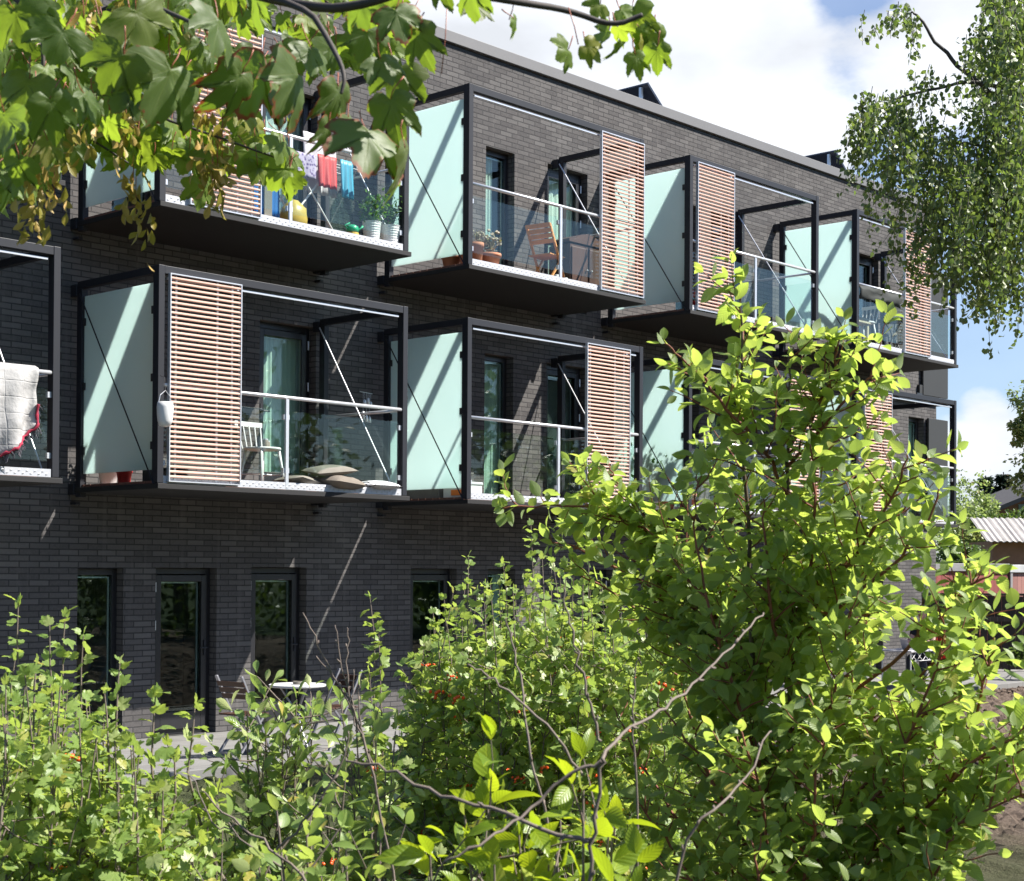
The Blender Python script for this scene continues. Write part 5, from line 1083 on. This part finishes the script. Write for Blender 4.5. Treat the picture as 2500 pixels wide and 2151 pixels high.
m = MB(); m.box(-.2, .2, -.12, .12, 0, .13); m.box(-.21, .21, -.13, .13, .132, .15); o = m.build('storage_box', M['black'], None, bevel=.006); o.location = (.35, -1.15, ZFM); tag(o, 'low black storage box under the frosted screen of the lower second balcony', 'box')
# middle row, first balcony: quilt over the rail
qx = fx(74, -1.55, 800); zr = ZM+1.075
def qshape(a): return 1.0-.42*max(0, (a-.62)/.38)**1.6
O_ = np.array([qx-1.9, -DP-.005, zr+.026]); nu, nv = 70, 26; P = []
for j in range(-8, nv+1):
    row = []
    for i in range(nu+1):
        a = i/nu; b = j/nv
        f = math.sin(a*37+b*1.5)*.75+math.sin(a*17+1-b)*.7
        if j <= 0: y = .05+.0*f+(-j)*.004; z = .0 - max(0, -j-2)*.05; y = .012+min(-j, 3)*.016; row.append((1.9*a, y+.006*f, z))
        else:
            ln = .98*qshape(a); row.append((1.9*a-.10*b*max(0, a-.6), -.075-.03*b-.055*f*(.35+b)+.012*math.sin(b*14+a*9), -b*ln))
    P.append(row)
m = MB(); m.grid(P); q = m.build('quilt', M['quilt'], None, smooth=True, solid=.02); q.location = tuple(O_); tag(q, 'pale quilt with a red fringed hem hung over the balcony rail at the left edge', 'quilt')
edge_ = [np.array(P[-1][i]) for i in range(nu+1)]+[np.array(P[j][-1]) for j in range(len(P)-1, len(P)-12, -1)]
m = MB(); ee = resample(edge_, .03); m.tube([p+[0, -.03, .01*math.sin(k*2.)] for k, p in enumerate(ee)], [.013+.004*math.sin(k*1.7) for k in range(len(ee))], 7); m.build('red_hem', M['redknit'], q, smooth=True)
m = MB()
for k, p in enumerate(resample(edge_, .012)):
    d = nrmz(rv()[0]*.5+[.35, 0, -1]); m.tube([p, p+d*.05, p+d*.09+[0, 0, -.01]], [.007, .006, .002], 4)
m.build('fringe', M['greyknit'], q)
# middle row, third balcony
m = MB(); m.box(-.15, .15, -.2, .2, 0, .16); m.box(-.16, .16, -.21, .21, .162, .20); o = m.build('cool_box', M['white'], None, bevel=.012); o.location = (4.534+.3, -1.15, ZFM); tag(o, 'white cool box with an orange label under the frosted screen of the lower middle balcony', 'box')
m2 = MB(); m2.box(-.158, -.152, -.15, .05, .03, .1); m2.build('label', M['orange'], o)
m = MB(); m.box(-.15, .15, -.32, .32, 0, .16); m.box(-.16, .16, -.33, .33, .162, .18); o = m.build('storage_box', M['card'], None, bevel=.006); o.location = (4.534+.3, -.55, ZFM); tag(o, 'long dark grey box behind the white cool box', 'box')
# middle row, fourth balcony
spindle_chair((fx(1440, -.9, 980), -.9, ZFM), R(200), 'weathered pale wooden chair behind the glass, partly hidden by the big shrub', M['palewood'])
for k, (x, y, h) in enumerate(((9.32, -.95, .75), (9.35, -.45, .85), (9.5, -1.2, .55))): pot((x, y, ZFM), .14, .24, ['tall', 'bushiest', 'low'][k]+' leafy plant seen as a shadow through the frosted screen above the shrub', M['terra'], M['herb'], .085, h, .3, 260, T_OV, seed=10+k)
zr = ZM+1.075; e = empty('rail_planter', (fx(1425, -1.4, 890), -DP+.16, zr-.20), 0, 'dark planter box with trailing greens hanging on the rail, behind the shrub tip', 'planter'); m = MB(); m.box(-.35, .35, -.08, .08, 0, .15); m.build('box', M['black'], e, bevel=.01); L = Leaves(); k = 220; L.add(T_OV, np.stack([rng.random(k)*.8-.4, rng.normal(size=k)*.07, .14+rng.random(k)*.12-.05], 1), rv(k)+[0, 0, .2], rv(k)+[0, 0, 1], .05); L.build('leaves', M['herb'], e)
# top row, second balcony: laundry and pots
e = empty('drying_rack', (2.35, -.85, ZFT), 0, 'white folding drying rack draped with laundry behind the glass', 'drying rack')
for y in (-.27, .27):
    for a, b in (((-.45, y, 0), (.35, y, .95)), ((.45, y, 0), (-.35, y, .95))): m = MB(); m.tube([a, b], .011, 7); m.build('leg', M['white'], e)
m = MB(); [m.tube([(-.75, -.25+.1*k, .93), (.75, -.25+.1*k, .93)], .005, 5) for k in range(6)]; [m.tube([(x, -.27, .93), (x, .27, .93)], .009, 6) for x in (-.75, .75, -.36, .36)]; m.build('bars', M['white'], e)
cloth('towel', 'purple and white patterned towel hanging on the drying rack', 'towel', (1.75, -1.16, ZFT+.95), (.62, 0, 0), (0, -.02, -.28), 24, 8, .02, M['purple'])
cloth('shirt', 'red garment hanging on the drying rack beside the purple towel', 'clothes', (2.40, -1.17, ZFT+.98), (.28, 0, 0), (0, -.03, -.38), 14, 8, .03, M['red'], seed=1)
cloth('shirt', 'turquoise garment hanging at the right end of the drying rack', 'clothes', (2.74, -1.17, ZFT+.98), (.20, 0, 0), (0, -.03, -.45), 12, 8, .03, M['cyan'], seed=2)
cloth('sheet', 'white cotton cloth hanging high behind the maple leaves over the drying rack', 'clothes', (2.30, -1.02, ZFT+1.25), (.5, 0, 0), (0, -.03, -.7), 18, 10, .035, M['whitecloth'], seed=3)
cloth('towel', 'bright blue towel hanging beside the slatted screen of the top left balcony', 'towel', (1.28, -1.42, ZFT+.78), (.14, 0, 0), (0, 0, -.72), 8, 10, .02, M['blue'], seed=4)
cloth('towel', 'second bright blue towel, right of the beige board', 'towel', (1.53, -1.40, ZFT+.78), (.12, 0, 0), (0, 0, -.70), 8, 10, .02, M['blue'], seed=5)
m = MB(); m.box(-.055, .055, -.012, .012, 0, .8); o = m.build('board', M['beige'], None, bevel=.006); o.location = (1.47, -1.43, ZFT); tag(o, 'narrow beige board standing between the two blue towels', 'board')
m = MB(); m.blob((0, 0, .16), .17, .13, .17, 14, 9, .25, 4); o = m.build('bag', M['yellow'], None, smooth=True); o.location = (1.95, -1.3, ZFT); tag(o, 'crumpled yellow bag on the floor by the baluster', 'bag')
e = empty('watering_can', (2.75, -1.38, ZFT), 0, 'small green toy watering can with a yellow base by the white pots', 'watering can'); m = MB(); m.lathe([(.07, 0), (.08, .02), (.075, .09), (.001, .1)], 14); m.build('base', M['yellow'], e); m = MB(); m.lathe([(.075, .101), (.07, .16), (.04, .18), (.001, .18)], 14); m.tube([(.06, 0, .12), (.14, 0, .17), (.16, 0, .19)], [.015, .010, .016], 8); m.tube([(-.06, 0, .12), (-.12, 0, .16), (-.04, 0, .2)], .008, 6); m.build('can', M['greenp'], e, smooth=True)
for k, (xv, r, lab) in enumerate(((752, .115, 'white ribbed bucket of leafy herbs, left of the two by the post'), (790, .125, 'white ribbed bucket with grassy herbs right beside the balcony post'))):
    pot((fx(xv, -1.36, 480), -1.36, ZFT), r, .27, lab, M['white'], M['herb'], .055 if k == 0 else .04, .34, .22, 420, T_OV if k == 0 else T_LONG, ribs=True, seed=20+k)
# top row, third balcony
folding_chair((fx(1105, -.95, 520), -.95, ZFT), R(8), 'orange-brown wooden folding chair against the sunlit brick wall', M['wood'])
bx_ = fx(1178, -.55, 520); e = empty('dresser', (bx_, -.45, ZFT), 0, 'dark brown wooden cabinet standing behind the slatted screen', 'cabinet'); m = MB(); m.box(-.38, .38, -.2, .2, .06, .80); m.build('carcass', M['darkwood'], e, bevel=.006)
m = MB(); P = [(-.42, .82), (.42, .82), (.42, .86), (.3, .88), (.15, .95), (0, .98), (-.15, .95), (-.3, .88), (-.42, .86)]; n = len(P); m.add([(x, y, z) for y in (-.22, .22) for x, z in P], [tuple(range(n)), tuple(range(2*n-1, n-1, -1))]+[(k, k+n, (k+1) % n+n, (k+1) % n) for k in range(n)]); m.build('top', M['darkwood'], e)
for sx in (-1, 1): m = MB(); m.box(sx*.19-.17, sx*.19+.17, -.222, -.203, .1, .76); d = m.build('door', M['darkwood'], e, bevel=.008); m = MB(); m.blob((sx*.05, -.24, .45), .014, .014, .014); m.build('knob', M['galv'], d)
for sx in (-1, 1):
    for sy in (-1, 1): m = MB(); m.box(sx*.33-.03, sx*.33+.03, sy*.16-.03, sy*.16+.03, 0, .058); m.build('foot', M['darkwood'], e)
for k, (xv, s) in enumerate(((1128, 1.), (1144, .8))):
    e = empty('mug', (fx(xv, -1.40, 545), -1.40, ZFT), .5+k, ['larger white mug at the foot of the baluster', 'smaller white mug just right of the baluster'][k], 'mug', 'mugs on the balcony floor'); m = MB(); m.lathe([(.035*s, 0), (.042*s, .01), (.042*s, .10*s), (.037*s, .10*s), (.036*s, .02), (.001, .018)], 18); m.build('cup', M['white'], e, smooth=True); m = MB(); m.tube([(.04*s, 0, .03*s), (.07*s, 0, .04*s), (.07*s, 0, .075*s), (.04*s, 0, .085*s)], .006*s, 6); m.build('handle', M['white'], e)
pot((fx(964, -1.35, 510), -1.35, ZFT), .095, .30, 'tall terracotta pot with a small dried plant right behind the corner post', M['terra'], M['dry'], .03, .22, .10, 120, T_OBOV, seed=30)
pot((fx(990, -1.33, 510), -1.33, ZFT), .155, .20, 'wide terracotta pot with a faded hydrangea behind the glass', M['terra'], M['dry'], .05, .26, .19, 200, T_OV, flowers=M['hydr'], seed=31)
pot((4.534+.2, -1.02, ZFT), .13, .16, 'shallow terracotta pot under the frosted screen of the top middle balcony', M['terra'], M['herb'], .03, .2, .08, 60, T_LONG, seed=32)
pot((4.534+.16, -1.30, ZFT), .08, .20, 'narrow terracotta pot under the frosted screen, next to the corner post', M['terra'], M['dry'], .03, .12, .06, 40, T_LONG, seed=33)
# top row, fourth balcony
pot((9.106+.28, -1.35, ZFT), .10, .14, 'small red flower pot behind the post of the top balcony above the shrub tip', M['red'], M['herb'], .03, .12, .08, 60, T_OV, flowers=M['red'], seed=34)
e = empty('flower_box', (9.106+.85, -1.30, ZFT), 0, 'long flower box with red blossoms behind the slatted screen above the shrub tip', 'planter'); m = MB(); m.box(-.35, .35, -.09, .09, 0, .14); m.build('box', M['beige'], e, bevel=.01); m = MB()
for k in range(40): m.blob((rng.random()*.7-.35, rng.normal()*.05, .16+rng.random()*.1), .022, .022, .02, 6, 4, .4, k)
m.build('blossoms', M['red'], e)
# top row, fifth balcony
e = empty('garden_bench', (13.74+.32, -.75, ZFT), R(-90), 'round-backed garden bench seen through the frosted screen of the top right balcony', 'bench')
m = MB(); m.box(-.6, .6, -.05, .42, .40, .43); m.build('seat', M['palewood'], e, bevel=.005); b = MB(); tp = [(x, -.08, .44+.46*(1-(abs(x)/.62)**2.6)) for x in np.linspace(-.62, .62, 17)]; b.tube(tp, .03, 8); [b.tube([(x, -.06, .43), (x, -.08, .44+.46*(1-(abs(x)/.62)**2.6))], .018, 6) for x in np.linspace(-.52, .52, 9)]; b.build('backrest', M['palewood'], e, smooth=True)
for sx in (-.55, .55):
    for sy in (0, .38): m = MB(); m.box(sx-.025, sx+.025, sy-.025, sy+.025, 0, .398); m.build('leg', M['palewood'], e)
m = MB(); m.box(-.58, .58, 0.02, .40, .432, .50); m.build('seat_pad', M['beige'], e, bevel=.02)
spindle_chair((fx(1745, -1.15, 680), -1.15, ZFT), R(170), 'white ladder-like chair right behind the corner post of the top right balcony', M['white'])
round_table((fx(1808, -.9, 680), -.9, ZFT), 'black iron bistro table behind the glass of the top right balcony', .30, .70, M['metalgreen'], M['metalgreen'])
for k, (xv, yy, rz, lab) in enumerate(((1778, -.62, R(-30), 'black iron chair left of the bistro table on the top right balcony'), (1826, -.45, R(200), 'black iron chair right of the bistro table, half behind the slatted screen'))):
    e = empty('iron_chair', (fx(xv, yy, 680), yy, ZFT), rz, lab, 'chair', 'iron bistro chairs'); m = MB(); m.lathe([(.001, .44), (.18, .44), (.185, .45), (.18, .46), (.001, .455)], 20); m.build('seat', M['metalgreen'], e); leg4(e, .12, .12, .44, M['metalgreen'], .009, .009, .04)
    m = MB(); m.tube(smooth([(-.17, -.16, .45), (-.22, -.17, .75), (-.24, -.08, .88), (-.24, .08, .88), (-.22, .17, .75), (-.17, .16, .45)], 2), .009, 6); m.tube(smooth([(-.17, -.06, .45), (-.22, -.07, .7), (-.235, 0, .80), (-.22, .07, .7), (-.17, .06, .45)], 2), .006, 6); m.build('backrest', M['metalgreen'], e, smooth=True)
m = MB(); nn = 24; x0, x1 = 13.74+.1, 15.2; P = [[(x0+(x1-x0)*i/nn, -DP+.01+.03*math.cos(b*2.2+i*.3), ZT+1.05-b*.07-.008*math.sin(i*1.1)) for i in range(nn+1)] for b in range(4)]; m.grid(P); o = m.build('rolled_canvas', M['canvas'], None, smooth=True, solid=.02); tag(o, 'dark rolled canvas tied under the rail of the top right balcony', 'canvas')

# ------------------------------------------------------------------ on the patio
tp = onZ(602, 1385, .72)*[1, 1, 0]
M['zinc'] = simple('grey_tube', (.35, .35, .38), .35, .6, .1, 8)
round_table(tp, 'round white-topped bistro table on the patio before the dark doors', .30, .72, M['white'], M['zinc'])
e = empty('ashtray', tp+[0, 0, .724], 0, 'small glass ashtray on the round patio table', 'ashtray'); e2 = MB(); e2.lathe([(.04, 0), (.05, .005), (.052, .03), (.045, .03), (.04, .012), (.001, .01)], 14); e2.build('dish', M['beige'], e)
folding_chair(tp+[-.62, .12, 0], R(5), 'grey folding chair left of the round patio table', M['darkwood'], None, 3, M['zinc'])
folding_chair(tp+[.62, .1, 0], R(178), 'grey folding chair right of the round patio table', M['darkwood'], None, 3, M['zinc'])
# far end of the patio: garden table and two people
M['skin'] = simple('skin', (.62, .36, .27), .5, 0, .06, 6, .05); M['shirtblack'] = simple('black_cotton', (.014, .014, .018), .85, 0, .2, 8); M['jeans'] = simple('dark_trousers', (.03, .035, .05), .85, 0, .2, 8); M['hairblond'] = simple('blond_hair', (.42, .27, .12), .6, 0, .3, 50); M['hairbrown'] = simple('brown_hair', (.07, .04, .025), .6, 0, .3, 50)
def skinned(name, pts, edges, mat, parent, root=0, sub=2):
    me = bpy.data.meshes.new(name); me.from_pydata([p[:3] for p in pts], edges, []); o = bpy.data.objects.new(name, me); COL.objects.link(o); o.parent = parent; me.materials.append(mat)
    s = o.modifiers.new('skin', 'SKIN'); s.use_smooth_shade = True
    for v, p in zip(me.skin_vertices[0].data, pts): v.radius = (p[3], p[3]); v.use_root = False
    me.skin_vertices[0].data[root].use_root = True
    b = o.modifiers.new('sub', 'SUBSURF'); b.levels = sub; b.render_levels = sub; return o
def hand(pts, edges, w, wi, fd, up, side):
    """five bent fingers rooted in the palm"""
    w, fd, up, side = [np.array(q, float) for q in (w, fd, up, side)]; p0 = len(pts); pts.append((*(w+fd*.05), .022)); edges.append((wi, p0))
    for k, (off, ln) in enumerate(((-.030, .065), (-.010, .075), (.010, .072), (.028, .058))):
        a = w+fd*.085+side*off; b = a+fd*ln*.5-up*.008; c = a+fd*ln*.8-up*.032; i = len(pts); pts += [(*a, .0095), (*b, .0085), (*c, .0075)]; edges += [(p0, i), (i, i+1), (i+1, i+2)]
    a = w+fd*.035+side*-.04; b = a+fd*.03-side*.012-up*.01; i = len(pts); pts += [(*a, .011), (*b, .009)]; edges += [(p0, i), (i, i+1)]
def seated(loc, rz, lab, shirt, hair, longhair, reach=.0, tilt=0.):
    """seated person facing +x, seat height .45"""
    e = empty('person', loc, rz, lab, 'person'); t = tilt
    hipz = .50; P = [(0, 0, hipz, .105), (.01+t*.1, 0, .68, .095), (.02+t*.3, 0, .88, .11), (.03+t*.4, 0, 1.00, .075), (.05+t*.5, 0, 1.09, .052), (.07+t*.6, 0, 1.15, .055)]
    E = [(0, 1), (1, 2), (2, 3), (3, 4), (4, 5)]; base = P[3]
    arms = []
    for sg in (-1, 1):
        i = len(P); sh = (P[3][0], sg*.17, 1.0); el = (sh[0]+.10+reach*.1, sg*.22, .76); wr = (el[0]+.24, sg*.13, .76+.02)
        P += [(*sh, .058), (*el, .042), (*wr, .027)]; E += [(3, i), (i, i+1), (i+1, i+2)]; arms.append((sh, el, wr)); hand(P, E, wr, i+2, (.95, -sg*.25, 0), (0, 0, 1), (0, -sg*1., 0))
        i = len(P); kn = (.44, sg*.12, .50); an = (.42, sg*.12, .09); P += [(.05, sg*.10, hipz, .075), (*kn, .055), (.43, sg*.12, .30, .056), (*an, .038), (.52, sg*.125, .045, .034), (.58, sg*.13, .04, .028)]; E += [(0, i), (i, i+1), (i+1, i+2), (i+2, i+3), (i+3, i+4), (i+4, i+5)]
    # head
    hc = (P[5][0]+.03, 0, 1.26); i = len(P); P += [(hc[0]-.01, 0, 1.20, .072), (hc[0], 0, 1.28, .088), (hc[0]-.01, 0, 1.34, .06)]; E += [(5, i), (i, i+1), (i+1, i+2)]
    skinned('body', P, E, M['skin'], e)
    f = MB(); f.tube([(hc[0]+.085, 0, 1.285), (hc[0]+.112, 0, 1.25), (hc[0]+.09, 0, 1.243)], [.008, .014, .01], 8); f.build('nose', M['skin'], e, smooth=True)
    for sg in (-1, 1): f = MB(); f.blob((hc[0]+.078, sg*.033, 1.285), .011, .014, .010); f.build('eye', M['black'], e, smooth=True); f = MB(); f.blob((hc[0]-.005, sg*.088, 1.265), .02, .012, .032); f.build('ear', M['skin'], e, smooth=True)
    f = MB(); f.blob((hc[0]+.082, 0, 1.215), .012, .026, .007); f.build('mouth', M['redknit'], e, smooth=True)
    h = MB(); h.blob((hc[0]-.022, 0, 1.305), .105, .100, .085, 16, 10, .06, 1)
    if longhair: h.blob((hc[0]-.07, 0, 1.20), .06, .085, .15, 14, 9, .08, 2)
    h.build('hair', hair, e, smooth=True)
    S = [(0, 0, hipz+.02, .138), (.01+t*.1, 0, .68, .132), (.02+t*.3, 0, .88, .15), (.03+t*.4, 0, 1.0, .115), (P[4][0]-.01, 0, 1.06, .066)]; Es = [(0, 1), (1, 2), (2, 3), (3, 4)]
    for (sh, el, wr) in arms: j = len(S); mid = tuple((np.array(sh)*.35+np.array(el)*.65)); S += [(*sh, .078), (*mid, .062)]; Es += [(3, j), (j, j+1)]
    skinned('shirt', S, Es, shirt, e)
    S = [(0, 0, hipz, .136)]; Es = []
    for sg in (-1, 1): j = len(S); S += [(.06, sg*.10, hipz, .10), (.44, sg*.12, .50, .072), (.43, sg*.12, .30, .066), (.42, sg*.12, .12, .056)]; Es += [(0, j), (j, j+1), (j+1, j+2), (j+2, j+3)]
    skinned('trousers', S, Es, M['jeans'], e)
    for sg in (-1, 1): f = MB(); f.blob((.48, sg*.125, .045), .125, .045, .05, 12, 8); f.build('shoe', M['black'], e, smooth=True)
    return e
tb = onZ(1838, 1394, 0.0); tb[2] = 0.
e = empty('garden_table', tb, R(0), 'small garden table with a lattice apron at the far end of the patio', 'table'); m = MB(); m.box(-.45, .45, -.3, .3, .63, .655); m.build('tabletop', M['whitecloth'], e, bevel=.004)
for sx in (-.4, .4):
    for sy in (-.26, .26): m = MB(); m.tube([(sx, sy, 0), (sx, sy, .63)], .012, 8); m.build('leg', M['white'], e)
m = MB()
for y in (-.26, .26):
    m.tube([(-.4, y, .48), (.4, y, .48)], .006, 5); [m.tube([(-.4+.2*k, y, .48), (-.2+.2*k, y, .63)], .005, 5) for k in range(4)]; [m.tube([(-.2+.2*k, y, .48), (-.4+.2*k, y, .63)], .005, 5) for k in range(4)]
m.build('lattice_apron', M['white'], e)
m = MB(); m.box(-.11, .11, -.08, .08, 0, .012); m.add([(-.11, .08, .012), (.11, .08, .012), (.11, .13, .17), (-.11, .13, .17), (-.11, .085, .012), (.11, .085, .012), (.11, .135, .17), (-.11, .135, .17)], [(0, 1, 2, 3), (7, 6, 5, 4), (0, 4, 5, 1), (2, 6, 7, 3), (0, 3, 7, 4), (1, 5, 6, 2)]); o = m.build('magazine', M['whitecloth'], None); o.location = tuple(tb+[-.12, -.1, .658]); o.rotation_euler = (0, 0, R(60)); tag(o, 'open white magazine propped on the garden table', 'magazine')
m = MB(); m.lathe([(.03, 0), (.035, .01), (.035, .12), (.03, .12), (.029, .02), (.001, .015)], 16); o = m.build('tumbler', M['galv'], None, smooth=True); o.location = tuple(tb+[.12, -.12, .658]); tag(o, 'pale tumbler on the garden table beside the magazine', 'cup')
M['redplastic'] = simple('red_chair_paint', (.55, .05, .03), .4, 0, .1, 5)
def garden_chair(loc, rz, lab, mat):
    e = empty('garden_chair', loc, rz, lab, 'chair'); m = MB(); m.box(-.22, .22, -.22, .22, .42, .445); m.build('seat', mat, e, bevel=.01); leg4(e, .19, .19, .42, mat, .014, .014, .02); m = MB(); [m.box(-.235, -.215, -.2+.085*k, -.2+.085*k+.06, .45, .85) for k in range(5)]; m.box(-.24, -.212, -.22, .22, .85, .90); m.build('backrest', mat, e, bevel=.004)
pr = tb+np.array([.80, .05, 0]); garden_chair(pr, R(180), 'red garden chair under the person in black at the far table', M['redplastic'])
seated(pr+[0, 0, .0], R(180), 'person in a black t-shirt sitting at the far garden table, forearms on the tabletop', M['shirtblack'], M['hairbrown'], False, .6, .25)
pl = onZ(1668, 1420, 0.0)*[1, 1, 0]; pl[1] = -1.7; garden_chair(pl, R(-60), 'dark garden chair under the fair-haired person', M['black'])
seated(pl, R(-60), 'fair-haired person in dark clothes sitting on the patio, mostly hidden by the shrub', M['jeans'], M['hairblond'], True, 0)
